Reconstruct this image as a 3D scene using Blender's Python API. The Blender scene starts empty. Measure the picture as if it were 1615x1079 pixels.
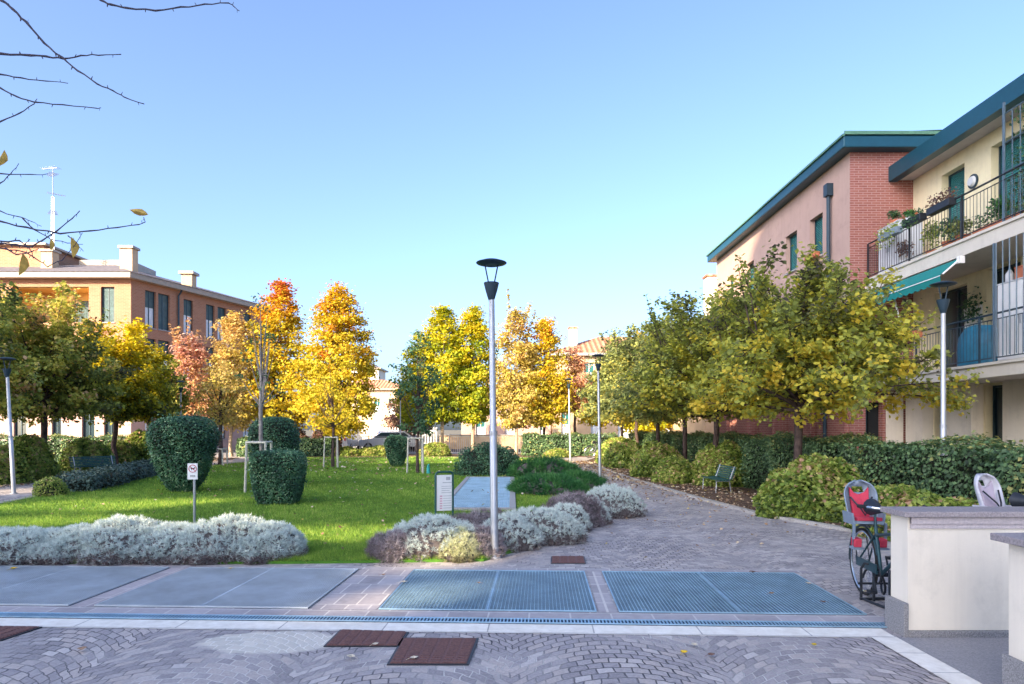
import bpy, bmesh, math, random
import numpy as np
from mathutils import Vector, Matrix
R = math.radians
SC = bpy.context.scene
COL = SC.collection
RNG = np.random.default_rng(7)
random.seed(7)

# ------------------------------------------------------------------ camera
cam_d = bpy.data.cameras.new("camera")
cam = bpy.data.objects.new("camera", cam_d); COL.objects.link(cam)
cam.location = (0, 0, 1.65); cam.rotation_euler = (R(90), 0, 0)
cam_d.sensor_width = 36; cam_d.lens = 24.0; cam_d.shift_y = 0.0845
cam_d.clip_start = 0.05; cam_d.clip_end = 1000
SC.camera = cam

# ------------------------------------------------------------------ light
SUN_AZ, SUN_EL = 40.0, 23.5          # light travels towards +X +Y (sun behind, to the left)
w = bpy.data.worlds.new("World"); SC.world = w; w.use_nodes = True
nt = w.node_tree; nt.nodes.clear()
sky = nt.nodes.new("ShaderNodeTexSky"); sky.sky_type = 'NISHITA'; sky.sun_disc = False
sky.sun_elevation = R(SUN_EL); sky.sun_rotation = R(180 + SUN_AZ)
sky.air_density = 0.62; sky.dust_density = 3.6; sky.ozone_density = 2.9; sky.altitude = 100
bg = nt.nodes.new("ShaderNodeBackground"); bg.inputs[1].default_value = 0.15
wo = nt.nodes.new("ShaderNodeOutputWorld")
nt.links.new(sky.outputs[0], bg.inputs[0]); nt.links.new(bg.outputs[0], wo.inputs[0])
sd = bpy.data.lights.new("sun", 'SUN'); sd.energy = 4.1; sd.angle = R(0.5); sd.color = (1.0, 0.79, 0.52)
sun = bpy.data.objects.new("sun", sd); COL.objects.link(sun)
ldir = Vector((math.sin(R(SUN_AZ)) * math.cos(R(SUN_EL)), math.cos(R(SUN_AZ)) * math.cos(R(SUN_EL)), -math.sin(R(SUN_EL))))
sun.rotation_euler = ldir.to_track_quat('-Z', 'Y').to_euler(); sun.location = (-20, -20, 30)
SC.view_settings.view_transform = 'Standard'; SC.view_settings.look = 'None'
SC.view_settings.exposure = 1.86; SC.view_settings.gamma = 1.0
SC.render.engine = 'CYCLES'

# ------------------------------------------------------------------ materials
def newmat(name):
    m = bpy.data.materials.new(name); m.use_nodes = True
    t = m.node_tree; t.nodes.clear()
    out = t.nodes.new("ShaderNodeOutputMaterial")
    return m, t, out
def N(t, kind, **kw):
    n = t.nodes.new(kind)
    for k, v in kw.items(): setattr(n, k, v)
    return n
def rgba(c): return (c[0], c[1], c[2], 1)
def ramp(t, fac, stops, interp='LINEAR'):
    r = N(t, "ShaderNodeValToRGB"); r.color_ramp.interpolation = interp
    el = r.color_ramp.elements
    while len(el) > 1: el.remove(el[-1])
    el[0].position = stops[0][0]; el[0].color = rgba(stops[0][1])
    for p, c in stops[1:]:
        e = el.new(p); e.color = rgba(c)
    if fac is not None: t.links.new(fac, r.inputs[0])
    return r
def math_n(t, op, a, b=None, c=None):
    n = N(t, "ShaderNodeMath", operation=op)
    for i, v in enumerate((a, b, c)):
        if v is None: continue
        if isinstance(v, (int, float)): n.inputs[i].default_value = v
        else: t.links.new(v, n.inputs[i])
    return n.outputs[0]
def mixc(t, fac, a, b, mode='MIX'):
    n = N(t, "ShaderNodeMix", data_type='RGBA', blend_type=mode)
    for sock, v in ((n.inputs[0], fac), (n.inputs[6], a), (n.inputs[7], b)):
        if isinstance(v, (int, float)): sock.default_value = v
        elif isinstance(v, tuple): sock.default_value = rgba(v)
        else: t.links.new(v, sock)
    return n.outputs[2]
def pos(t):
    g = N(t, "ShaderNodeNewGeometry"); return g.outputs['Position']
def sep(t, v):
    s = N(t, "ShaderNodeSeparateXYZ"); t.links.new(v, s.inputs[0]); return s.outputs
def comb(t, x, y, z):
    c = N(t, "ShaderNodeCombineXYZ")
    for i, v in enumerate((x, y, z)):
        if isinstance(v, (int, float)): c.inputs[i].default_value = v
        else: t.links.new(v, c.inputs[i])
    return c.outputs[0]
def noise(t, vec, scale, detail=4, rough=0.6):
    n = N(t, "ShaderNodeTexNoise"); n.inputs['Scale'].default_value = scale
    n.inputs['Detail'].default_value = detail; n.inputs['Roughness'].default_value = rough
    if vec is not None: t.links.new(vec, n.inputs['Vector'])
    return n.outputs[0]
def principled(t, out, color, rough=0.7, metal=0.0, spec=0.4, bump=None, bstr=0.3, bdist=0.02):
    p = N(t, "ShaderNodeBsdfPrincipled")
    if isinstance(color, tuple): p.inputs['Base Color'].default_value = rgba(color)
    else: t.links.new(color, p.inputs['Base Color'])
    if isinstance(rough, (int, float)): p.inputs['Roughness'].default_value = rough
    else: t.links.new(rough, p.inputs['Roughness'])
    p.inputs['Metallic'].default_value = metal
    p.inputs['Specular IOR Level'].default_value = spec
    if bump is not None:
        b = N(t, "ShaderNodeBump"); b.inputs['Strength'].default_value = bstr; b.inputs['Distance'].default_value = bdist
        t.links.new(bump, b.inputs['Height']); t.links.new(b.outputs[0], p.inputs['Normal'])
    t.links.new(p.outputs[0], out.inputs[0])
    return p
def plain(name, c, rough=0.6, metal=0.0, var=0.12, scale=6.0, spec=0.4, bstr=0.15):
    """painted / plastered surface: small mottling and faint unevenness"""
    m, t, out = newmat(name)
    tc = N(t, "ShaderNodeTexCoord").outputs['Object']
    n1 = noise(t, tc, scale, 5, 0.65)
    d = tuple(x * (1 - var) for x in c); l = tuple(min(1, x * (1 + var)) for x in c)
    r = ramp(t, n1, [(0.3, d), (0.7, l)])
    n2 = noise(t, tc, scale * 12, 3)
    principled(t, out, r.outputs[0], rough, metal, spec, n2, bstr, 0.004)
    return m
def plaster(name, c, var=0.10, streak=0.12):
    m, t, out = newmat(name)
    p = pos(t); s = sep(t, p)
    n1 = noise(t, p, 0.9, 6, 0.6)
    st = noise(t, comb(t, math_n(t, 'MULTIPLY', s[0], 5), math_n(t, 'MULTIPLY', s[1], 5), math_n(t, 'MULTIPLY', s[2], 0.35)), 1.0, 4)
    a = ramp(t, n1, [(0.3, tuple(x * (1 - var) for x in c)), (0.7, tuple(min(1, x * (1 + var)) for x in c))])
    f = math_n(t, 'MULTIPLY', math_n(t, 'SUBTRACT', st, 0.5), 1.0)
    f = math_n(t, 'MULTIPLY', math_n(t, 'MAXIMUM', f, 0.0), streak * 8)
    col = mixc(t, f, a.outputs[0], tuple(x * 0.62 for x in c))
    bl = noise(t, p, 3.1, 6, 0.7); bf = math_n(t, 'MULTIPLY', math_n(t, 'MAXIMUM', math_n(t, 'SUBTRACT', bl, 0.52), 0.0), 1.8)
    col = mixc(t, bf, col, tuple(x * 0.66 for x in c))
    n2 = noise(t, p, 60, 3)
    principled(t, out, col, 0.85, 0, 0.25, n2, 0.25, 0.005)
    return m
def brick(name, c1, c2, mortar, bw=0.25, bh=0.068, ms=0.012, soldier=None):
    m, t, out = newmat(name)
    p = pos(t); s = sep(t, p)
    v = comb(t, math_n(t, 'ADD', s[0], s[1]), s[2], 0.0)
    b = N(t, "ShaderNodeTexBrick"); t.links.new(v, b.inputs['Vector'])
    b.inputs['Color1'].default_value = rgba(c1); b.inputs['Color2'].default_value = rgba(c2)
    b.inputs['Mortar'].default_value = rgba(mortar); b.inputs['Scale'].default_value = 1.0
    b.inputs['Mortar Size'].default_value = ms; b.inputs['Brick Width'].default_value = bw
    b.inputs['Row Height'].default_value = bh; b.inputs['Bias'].default_value = 0.0
    n1 = noise(t, p, 1.3, 5)
    col = mixc(t, math_n(t, 'MULTIPLY', n1, 0.5), b.outputs[0], tuple(x * 0.7 for x in c1), 'MIX')
    col = mixc(t, math_n(t, 'MULTIPLY', noise(t, p, 14, 2), 0.35), col, tuple(min(1, x * 1.5) for x in c2))
    inv = math_n(t, 'SUBTRACT', 1.0, b.outputs['Fac'])
    principled(t, out, col, 0.85, 0, 0.25, inv, 0.5, 0.01)
    return m
def leafmat(name, stops, trans=0.35, rough=0.55):
    m, t, out = newmat(name)
    a = N(t, "ShaderNodeAttribute"); a.attribute_name = "tint"
    r = ramp(t, a.outputs['Fac'], stops)
    pr = N(t, "ShaderNodeBsdfPrincipled"); pr.inputs['Roughness'].default_value = rough
    pr.inputs['Specular IOR Level'].default_value = 0.3
    t.links.new(r.outputs[0], pr.inputs['Base Color'])
    tr = N(t, "ShaderNodeBsdfTranslucent"); t.links.new(r.outputs[0], tr.inputs[0])
    mx = N(t, "ShaderNodeMixShader"); mx.inputs[0].default_value = trans
    t.links.new(pr.outputs[0], mx.inputs[1]); t.links.new(tr.outputs[0], mx.inputs[2])
    t.links.new(mx.outputs[0], out.inputs[0])
    return m
def cobble(name):
    m, t, out = newmat(name)
    p = pos(t); s = sep(t, p)
    wob = math_n(t, 'MULTIPLY', math_n(t, 'SUBTRACT', noise(t, p, 1.7, 2), 0.5), 0.10)
    wob2 = math_n(t, 'MULTIPLY', math_n(t, 'SUBTRACT', noise(t, p, 9.0, 1), 0.5), 0.035)
    x = math_n(t, 'ADD', math_n(t, 'ADD', s[0], wob), wob2)
    W = 1.45
    xl = math_n(t, 'SUBTRACT', math_n(t, 'MODULO', math_n(t, 'ADD', x, 200.0 * W), W), W / 2)
    arch = math_n(t, 'MULTIPLY', math_n(t, 'MULTIPLY', xl, xl), 0.95)
    y = math_n(t, 'ADD', math_n(t, 'ADD', s[1], arch), wob2)
    v = comb(t, x, y, 0.0)
    b = N(t, "ShaderNodeTexBrick"); t.links.new(v, b.inputs['Vector'])
    b.inputs['Color1'].default_value = (0, 0, 0, 1); b.inputs['Color2'].default_value = (1, 1, 1, 1)
    b.inputs['Mortar'].default_value = (0.5, 0.5, 0.5, 1); b.inputs['Scale'].default_value = 1.0
    b.inputs['Mortar Size'].default_value = 0.006; b.inputs['Mortar Smooth'].default_value = 0.4
    b.inputs['Brick Width'].default_value = 0.115; b.inputs['Row Height'].default_value = 0.098
    stone = ramp(t, b.outputs[0], [(0.0, (0.15, 0.135, 0.145)), (0.3, (0.29, 0.26, 0.27)), (0.6, (0.39, 0.35, 0.345)), (0.8, (0.50, 0.42, 0.37)), (1.0, (0.66, 0.61, 0.58))])
    big = noise(t, p, 0.55, 5, 0.6)
    stone2 = mixc(t, math_n(t, 'MULTIPLY', 0.6, big), stone.outputs[0], (0.33, 0.305, 0.315))
    fine = noise(t, p, 45, 3, 0.7)
    stone3 = mixc(t, 0.30, stone2, ramp(t, fine, [(0.3, (0.21, 0.185, 0.20)), (0.75, (0.74, 0.68, 0.66))]).outputs[0])
    jn = noise(t, p, 0.8, 3, 0.55)
    joint = ramp(t, jn, [(0.36, (0.045, 0.042, 0.05)), (0.48, (0.16, 0.15, 0.16)), (0.60, (0.62, 0.59, 0.57))])
    # paler joints and paler stones inside one soft-edged oval
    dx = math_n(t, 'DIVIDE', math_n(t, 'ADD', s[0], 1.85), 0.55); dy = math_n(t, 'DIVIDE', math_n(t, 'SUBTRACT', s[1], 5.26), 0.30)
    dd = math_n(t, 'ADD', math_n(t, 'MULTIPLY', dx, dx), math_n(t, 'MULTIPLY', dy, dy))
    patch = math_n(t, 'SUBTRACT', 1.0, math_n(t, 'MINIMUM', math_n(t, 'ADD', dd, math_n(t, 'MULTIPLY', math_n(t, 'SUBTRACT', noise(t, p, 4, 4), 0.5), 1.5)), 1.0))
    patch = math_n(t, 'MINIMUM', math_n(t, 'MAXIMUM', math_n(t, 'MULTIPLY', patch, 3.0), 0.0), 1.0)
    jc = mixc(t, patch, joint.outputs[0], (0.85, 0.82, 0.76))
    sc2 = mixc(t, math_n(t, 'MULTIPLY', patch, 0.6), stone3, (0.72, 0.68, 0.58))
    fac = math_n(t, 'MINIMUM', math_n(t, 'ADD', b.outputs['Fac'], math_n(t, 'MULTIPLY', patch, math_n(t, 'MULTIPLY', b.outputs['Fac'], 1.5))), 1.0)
    col = mixc(t, fac, sc2, jc)
    hgt = math_n(t, 'ADD', math_n(t, 'SUBTRACT', 1.0, b.outputs['Fac']), math_n(t, 'MULTIPLY', fine, 0.3))
    principled(t, out, col, 0.62, 0, 0.4, hgt, 0.8, 0.02)
    return m
def slabs(name, c, w_, h_, mortar, ang=2.4, ms=0.008, off=0.5, ox=0.0, oy=0.0, var=0.25):
    m, t, out = newmat(name)
    mp = N(t, "ShaderNodeMapping"); mp.inputs['Rotation'].default_value = (0, 0, R(ang)); mp.inputs['Location'].default_value = (ox, oy, 0)
    p = pos(t); t.links.new(p, mp.inputs[0])
    b = N(t, "ShaderNodeTexBrick"); t.links.new(mp.outputs[0], b.inputs['Vector']); b.offset = off
    b.inputs['Color1'].default_value = rgba(tuple(x * (1 - var) for x in c)); b.inputs['Color2'].default_value = rgba(tuple(min(1, x * (1 + var)) for x in c))
    b.inputs['Mortar'].default_value = rgba(mortar); b.inputs['Scale'].default_value = 1.0
    b.inputs['Mortar Size'].default_value = ms; b.inputs['Brick Width'].default_value = w_; b.inputs['Row Height'].default_value = h_
    n = noise(t, p, 9, 6, 0.7)
    col = mixc(t, 0.35, b.outputs[0], ramp(t, n, [(0.3, tuple(x * 0.55 for x in c)), (0.7, tuple(min(1, x * 1.45) for x in c))]).outputs[0])
    principled(t, out, col, 0.7, 0, 0.35, math_n(t, 'SUBTRACT', n, b.outputs['Fac']), 0.4, 0.006)
    return m
def speckle(name, c, c2, scale=90, rough=0.6):
    m, t, out = newmat(name)
    p = pos(t)
    n = noise(t, p, scale, 3, 0.8); n2 = noise(t, p, 2.0, 4)
    a = ramp(t, n, [(0.38, c2), (0.62, c)])
    col = mixc(t, math_n(t, 'MULTIPLY', n2, 0.4), a.outputs[0], tuple(x * 0.6 for x in c))
    principled(t, out, col, rough, 0, 0.4, n, 0.3, 0.003)
    return m
def soilmat(name, a, b_, c):
    m, t, out = newmat(name)
    p = pos(t); n = noise(t, p, 3.0, 8, 0.7); n2 = noise(t, p, 30, 4, 0.8)
    r = ramp(t, math_n(t, 'ADD', math_n(t, 'MULTIPLY', n, 0.6), math_n(t, 'MULTIPLY', n2, 0.4)), [(0.35, a), (0.5, b_), (0.66, c)])
    principled(t, out, r.outputs[0], 0.95, 0, 0.2, n2, 0.8, 0.03)
    return m
def rooftile(name, c1, c2, period=0.22, along='X'):
    m, t, out = newmat(name)
    p = pos(t); s = sep(t, p)
    wv = math_n(t, 'SINE', math_n(t, 'MULTIPLY', s[0] if along == 'X' else s[1], 2 * math.pi / period))
    n = noise(t, p, 4.0, 5)
    f = math_n(t, 'ADD', math_n(t, 'MULTIPLY', wv, 0.25), math_n(t, 'MULTIPLY', n, 1.0))
    r = ramp(t, f, [(0.15, tuple(x * 0.6 for x in c1)), (0.5, c1), (0.85, c2)])
    principled(t, out, r.outputs[0], 0.8, 0, 0.3, wv, 0.8, 0.04)
    return m
def glassmat(name, c=(0.03, 0.05, 0.06)):
    m, t, out = newmat(name)
    principled(t, out, c, 0.06, 0, 0.9, noise(t, pos(t), 1.2, 1), 0.05, 0.02)
    return m
def slatmat(name, c, pitch=0.055):
    m, t, out = newmat(name)
    s = sep(t, pos(t))
    wv = math_n(t, 'SINE', math_n(t, 'MULTIPLY', s[2], 2 * math.pi / pitch))
    n = noise(t, pos(t), 3, 4)
    r = ramp(t, n, [(0.3, tuple(x * 0.8 for x in c)), (0.7, tuple(x * 1.2 for x in c))])
    principled(t, out, r.outputs[0], 0.45, 0, 0.5, wv, 1.0, 0.012)
    return m

M = {}
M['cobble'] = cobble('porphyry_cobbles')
M['white_strip'] = slabs('white_stone', (0.80, 0.75, 0.67), 0.86, 0.40, (0.22, 0.2, 0.2), oy=0.1, ms=0.006, var=0.06)
M['pavers'] = slabs('porphyry_slabs', (0.35, 0.325, 0.345), 0.36, 0.215, (0.62, 0.6, 0.58), ms=0.008, oy=-0.07, ox=0.1)
M['kerb'] = speckle('pale_kerb', (0.55, 0.52, 0.48), (0.30, 0.28, 0.27), 50)
M['granite'] = speckle('grey_granite', (0.36, 0.35, 0.36), (0.13, 0.13, 0.14), 110)
M['granite_floor'] = speckle('granite_floor', (0.34, 0.33, 0.35), (0.20, 0.20, 0.22), 70)
M['cap'] = speckle('cap_stone', (0.38, 0.34, 0.35), (0.22, 0.19, 0.21), 60)
M['mould'] = speckle('moulding_stone', (0.60, 0.53, 0.54), (0.45, 0.40, 0.42), 40)
M['soil'] = soilmat('bed_soil', (0.055, 0.035, 0.028), (0.13, 0.085, 0.06), (0.24, 0.17, 0.12))
M['ground'] = soilmat('ground_soil', (0.09, 0.09, 0.07), (0.15, 0.14, 0.11), (0.2, 0.18, 0.14))
M['turf'] = soilmat('turf', (0.05, 0.13, 0.02), (0.08, 0.22, 0.025), (0.12, 0.28, 0.03))
M['asphalt'] = speckle('asphalt', (0.10, 0.10, 0.11), (0.06, 0.06, 0.065), 80, 0.9)
M['concrete'] = speckle('concrete', (0.42, 0.41, 0.40), (0.28, 0.27, 0.27), 40)
M['grate'] = plain('galvanised_steel', (0.34, 0.52, 0.66), 0.45, 0.5, 0.2, 3)
M['grate_pale'] = plain('grazing_view_steel', (0.50, 0.56, 0.62), 0.5, 0.4, 0.2, 2)  # paler copy of the grating steel; grazing-angle sheen put into its colour
M['pit'] = plain('pit_dark', (0.012, 0.04, 0.075), 0.9)
M['rust'] = speckle('rusty_iron', (0.21, 0.10, 0.09), (0.10, 0.055, 0.055), 60, 0.75)
M['galv'] = plain('lamp_pole_steel', (0.42, 0.44, 0.48), 0.38, 0.6, 0.15, 3)
M['lamp_dark'] = plain('lamp_head_paint', (0.025, 0.05, 0.075), 0.45, 0.2)
M['green_paint'] = plain('bench_green', (0.012, 0.075, 0.07), 0.45, 0, 0.2, 8)
M['bark'] = plain('bark_brown', (0.085, 0.06, 0.055), 0.95, 0, 0.5, 9, 0.2, 0.8)
M['bark_grey'] = plain('bark_grey', (0.27, 0.24, 0.23), 0.95, 0, 0.35, 9, 0.2, 0.8)
M['bark_pale'] = plain('bark_pale', (0.42, 0.33, 0.24), 0.95, 0, 0.3, 9, 0.2, 0.8)
M['twig'] = plain('twig_dark', (0.055, 0.05, 0.075), 0.9, 0, 0.3, 20)
M['stake'] = plain('stake_wood', (0.50, 0.48, 0.42), 0.85, 0, 0.2, 14)
M['cream'] = plaster('cream_plaster', (0.82, 0.73, 0.50))
M['cream_low'] = plaster('pale_render', (0.77, 0.705, 0.605), 0.08, 0.16)
M['white_slab'] = plaster('balcony_slab', (0.62, 0.58, 0.52), 0.06, 0.15)
M['soffit'] = plaster('soffit', (0.50, 0.48, 0.48))
M['pink'] = plaster('pink_stucco', (0.47, 0.325, 0.285), 0.06, 0.10)
M['pinkdark'] = plaster('pink_dark', (0.35, 0.21, 0.20))
M['ochre'] = plaster('ochre_plaster', (0.78, 0.50, 0.16))
M['peach'] = plaster('peach_plaster', (0.58, 0.42, 0.27))
M['brick_red'] = brick('brick_red', (0.25, 0.085, 0.07), (0.35, 0.135, 0.11), (0.48, 0.34, 0.31), ms=0.009)
M['brick_pale'] = brick('brick_pale', (0.32, 0.145, 0.085), (0.41, 0.20, 0.12), (0.45, 0.31, 0.23), ms=0.010, bw=0.3, bh=0.09)
M['fascia'] = plain('teal_fascia', (0.010, 0.075, 0.115), 0.35, 0.2, 0.1)
M['roof_teal'] = plain('roof_green', (0.11, 0.24, 0.16), 0.5, 0.2, 0.2)
M['roof_grey'] = rooftile('roof_grey', (0.14, 0.13, 0.15), (0.20, 0.19, 0.21), 0.4)
M['roof_red'] = rooftile('roof_red', (0.42, 0.19, 0.11), (0.58, 0.32, 0.20), 0.45)
M['gutter'] = plain('pale_gutter', (0.34, 0.28, 0.22), 0.5)
M['teal_slat'] = slatmat('teal_shutter', (0.02, 0.17, 0.18))
M['blue_slat'] = slatmat('blue_shutter', (0.03, 0.15, 0.25))
M['grey_slat'] = slatmat('grey_shutter', (0.08, 0.14, 0.15), 0.08)
M['frame_dark'] = plain('frame_dark', (0.02, 0.05, 0.07), 0.4)
M['frame_white'] = plain('frame_white', (0.7, 0.7, 0.68), 0.4)
M['glass'] = glassmat('window_glass')
M['curtain'] = plain('curtain', (0.70, 0.77, 0.82), 0.9)
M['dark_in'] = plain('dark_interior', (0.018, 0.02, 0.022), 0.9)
M['iron'] = plain('black_iron', (0.03, 0.035, 0.045), 0.45, 0.4)
M['awning'] = plain('awning_teal', (0.006, 0.19, 0.18), 0.8, 0, 0.08)
M['white'] = plain('white_paint', (0.78, 0.78, 0.78), 0.4, 0, 0.05)
M['offwhite'] = plain('white_cabinet', (0.60, 0.62, 0.66), 0.4, 0, 0.08)
M['terracotta'] = plain('terracotta', (0.48, 0.16, 0.08), 0.8)
M['bluecover'] = plain('blue_cover', (0.02, 0.16, 0.27), 0.5, 0, 0.3, 4)
M['rubber'] = plain('tyre_rubber', (0.02, 0.02, 0.022), 0.8)
M['chrome'] = plain('bike_chrome', (0.55, 0.58, 0.62), 0.25, 0.9)
M['bike_teal'] = plain('bike_dark_teal', (0.03, 0.08, 0.10), 0.35, 0.3)
M['bike_blue'] = plain('bike_blue', (0.02, 0.14, 0.42), 0.35, 0.2)
M['seat_grey'] = plain('seat_shell_grey', (0.22, 0.28, 0.36), 0.45)
M['seat_lilac'] = plain('seat_shell_pale', (0.55, 0.55, 0.62), 0.45)
M['pad_red'] = plain('red_padding', (0.55, 0.05, 0.09), 0.85)
M['pad_lilac'] = plain('lilac_padding', (0.44, 0.38, 0.46), 0.85)
M['red'] = plain('sign_red', (0.6, 0.10, 0.12), 0.5)
M['pinkink'] = plain('faded_pink_print', (0.68, 0.40, 0.50), 0.6)
M['greyink'] = plain('faded_grey_print', (0.42, 0.42, 0.46), 0.6)
M['panel'] = plain('sign_panel', (0.86, 0.85, 0.86), 0.4, 0, 0.04)
M['black'] = plain('black_print', (0.02, 0.02, 0.025), 0.6)
M['turq'] = plain('turquoise_plastic', (0.03, 0.36, 0.34), 0.5)
M['rail_grey'] = plain('rail_blue_grey', (0.10, 0.15, 0.20), 0.45, 0.2)
M['car_white'] = plain('car_white', (0.62, 0.64, 0.68), 0.25, 0.1, 0.03)
M['car_blue'] = plain('car_blue', (0.03, 0.06, 0.18), 0.25, 0.3, 0.03)
M['car_grey'] = plain('car_grey', (0.25, 0.27, 0.3), 0.25, 0.4, 0.03)

L = {}
L['row'] = leafmat('leaf_row', [(0, (0.07, 0.062, 0.05)), (0.15, (0.14, 0.15, 0.06)), (0.4, (0.29, 0.34, 0.085)), (0.62, (0.50, 0.52, 0.09)), (0.85, (0.72, 0.62, 0.08)), (1, (0.78, 0.58, 0.07))], .45)
L['row_far'] = leafmat('leaf_row_far', [(0, (0.07, 0.075, 0.06)), (0.3, (0.16, 0.20, 0.09)), (0.6, (0.30, 0.35, 0.12)), (0.85, (0.48, 0.48, 0.13)), (1, (0.62, 0.50, 0.10))], .45)
L['leftrow'] = leafmat('leaf_left_row', [(0, (0.073, 0.073, 0.037)), (0.3, (0.189, 0.233, 0.058)), (0.55, (0.349, 0.393, 0.073)), (0.8, (0.612, 0.539, 0.102)), (1, (0.801, 0.495, 0.262))], .42)
L['yellowgreen'] = leafmat('leaf_yellowgreen', [(0, (0.12, 0.19, 0.02)), (0.4, (0.33, 0.40, 0.025)), (0.75, (0.56, 0.50, 0.02)), (1, (0.66, 0.50, 0.02))], .42)
L['maple'] = leafmat('leaf_maple', [(0, (0.50, 0.44, 0.035)), (0.25, (0.62, 0.46, 0.025)), (0.5, (0.64, 0.38, 0.02)), (0.75, (0.60, 0.22, 0.03)), (1, (0.52, 0.10, 0.05))], .42)
L['peach'] = leafmat('leaf_peach', [(0, (0.34, 0.27, 0.09)), (0.35, (0.56, 0.45, 0.08)), (0.6, (0.62, 0.48, 0.20)), (1, (0.58, 0.34, 0.09))], .42)
L['red'] = leafmat('leaf_red', [(0, (0.50, 0.32, 0.12)), (0.35, (0.62, 0.38, 0.17)), (0.7, (0.62, 0.30, 0.23)), (1, (0.68, 0.46, 0.36))], .42)
L['purple'] = leafmat('leaf_purple', [(0, (0.09, 0.055, 0.07)), (0.5, (0.20, 0.11, 0.10)), (1, (0.34, 0.22, 0.10))])
L['box'] = leafmat('leaf_box', [(0, (0.024, 0.066, 0.048)), (0.5, (0.066, 0.168, 0.090)), (0.85, (0.144, 0.300, 0.144)), (1, (0.336, 0.432, 0.240))], 0.2, 0.35)
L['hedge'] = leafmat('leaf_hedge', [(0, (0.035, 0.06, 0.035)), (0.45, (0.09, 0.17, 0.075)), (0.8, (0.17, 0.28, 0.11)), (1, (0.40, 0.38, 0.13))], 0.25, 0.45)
L['hydra'] = leafmat('leaf_hydrangea', [(0, (0.07, 0.11, 0.035)), (0.3, (0.20, 0.30, 0.055)), (0.62, (0.38, 0.47, 0.10)), (0.86, (0.60, 0.58, 0.18)), (1, (0.58, 0.36, 0.24))], .4)
L['young'] = leafmat('leaf_young', [(0, (0.03, 0.08, 0.05)), (0.6, (0.09, 0.19, 0.09)), (1, (0.22, 0.30, 0.09))])
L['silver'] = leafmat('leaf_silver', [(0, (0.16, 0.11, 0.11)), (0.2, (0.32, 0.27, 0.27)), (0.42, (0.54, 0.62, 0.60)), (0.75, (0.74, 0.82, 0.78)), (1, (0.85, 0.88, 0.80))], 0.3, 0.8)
L['silver_sunlit'] = leafmat('leaf_silver_sunlit', [(0, (0.12, 0.10, 0.06)), (0.3, (0.38, 0.38, 0.22)), (0.6, (0.66, 0.68, 0.42)), (1, (0.85, 0.83, 0.56))], 0.3, 0.8)  # sunlit copy of the silver leaf: the sun patch is put into its colour
L['heather'] = leafmat('leaf_heather', [(0, (0.091, 0.072, 0.072)), (0.4, (0.234, 0.189, 0.208)), (0.75, (0.377, 0.325, 0.351)), (1, (0.572, 0.533, 0.546))], 0.1, 0.8)
L['juniper'] = leafmat('leaf_juniper', [(0, (0.015, 0.07, 0.03)), (0.5, (0.05, 0.19, 0.055)), (1, (0.14, 0.34, 0.09))], 0.25, 0.6)
L['bluejun'] = leafmat('leaf_blue_juniper', [(0, (0.03, 0.06, 0.05)), (0.6, (0.08, 0.14, 0.12)), (1, (0.16, 0.21, 0.16))], 0.15, 0.6)
L['grass'] = leafmat('leaf_grass', [(0, (0.09, 0.16, 0.025)), (0.5, (0.21, 0.355, 0.05)), (0.85, (0.36, 0.54, 0.075)), (1, (0.60, 0.62, 0.16))], 0.35, 0.5)
L['litter'] = leafmat('leaf_litter', [(0, (0.16, 0.09, 0.06)), (0.4, (0.38, 0.24, 0.14)), (0.7, (0.56, 0.42, 0.28)), (0.9, (0.66, 0.58, 0.46)), (1, (0.66, 0.48, 0.05))], 0.1, 0.8)
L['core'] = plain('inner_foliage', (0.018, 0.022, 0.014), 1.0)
L['core_brown'] = plain('inner_twigs', (0.10, 0.085, 0.085), 1.0, 0, 0.4, 30)

# ------------------------------------------------------------------ object helpers
def link(o): COL.objects.link(o); return o
def thing(name, label, cat, loc=(0, 0, 0), rz=0.0, group=None):
    o = link(bpy.data.objects.new(name, None)); o.location = loc; o.rotation_euler = (0, 0, rz)
    o.empty_display_size = 0.2
    o['label'] = label; o['category'] = cat
    if group: o['group'] = group
    return o
def tag(o, label, cat, group=None):
    o['label'] = label; o['category'] = cat
    if group: o['group'] = group
    return o
def stuff(o, label, cat):
    o['label'] = label; o['category'] = cat; o['kind'] = 'stuff'; return o
def root(o):
    while o.parent: o = o.parent
    return o

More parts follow.
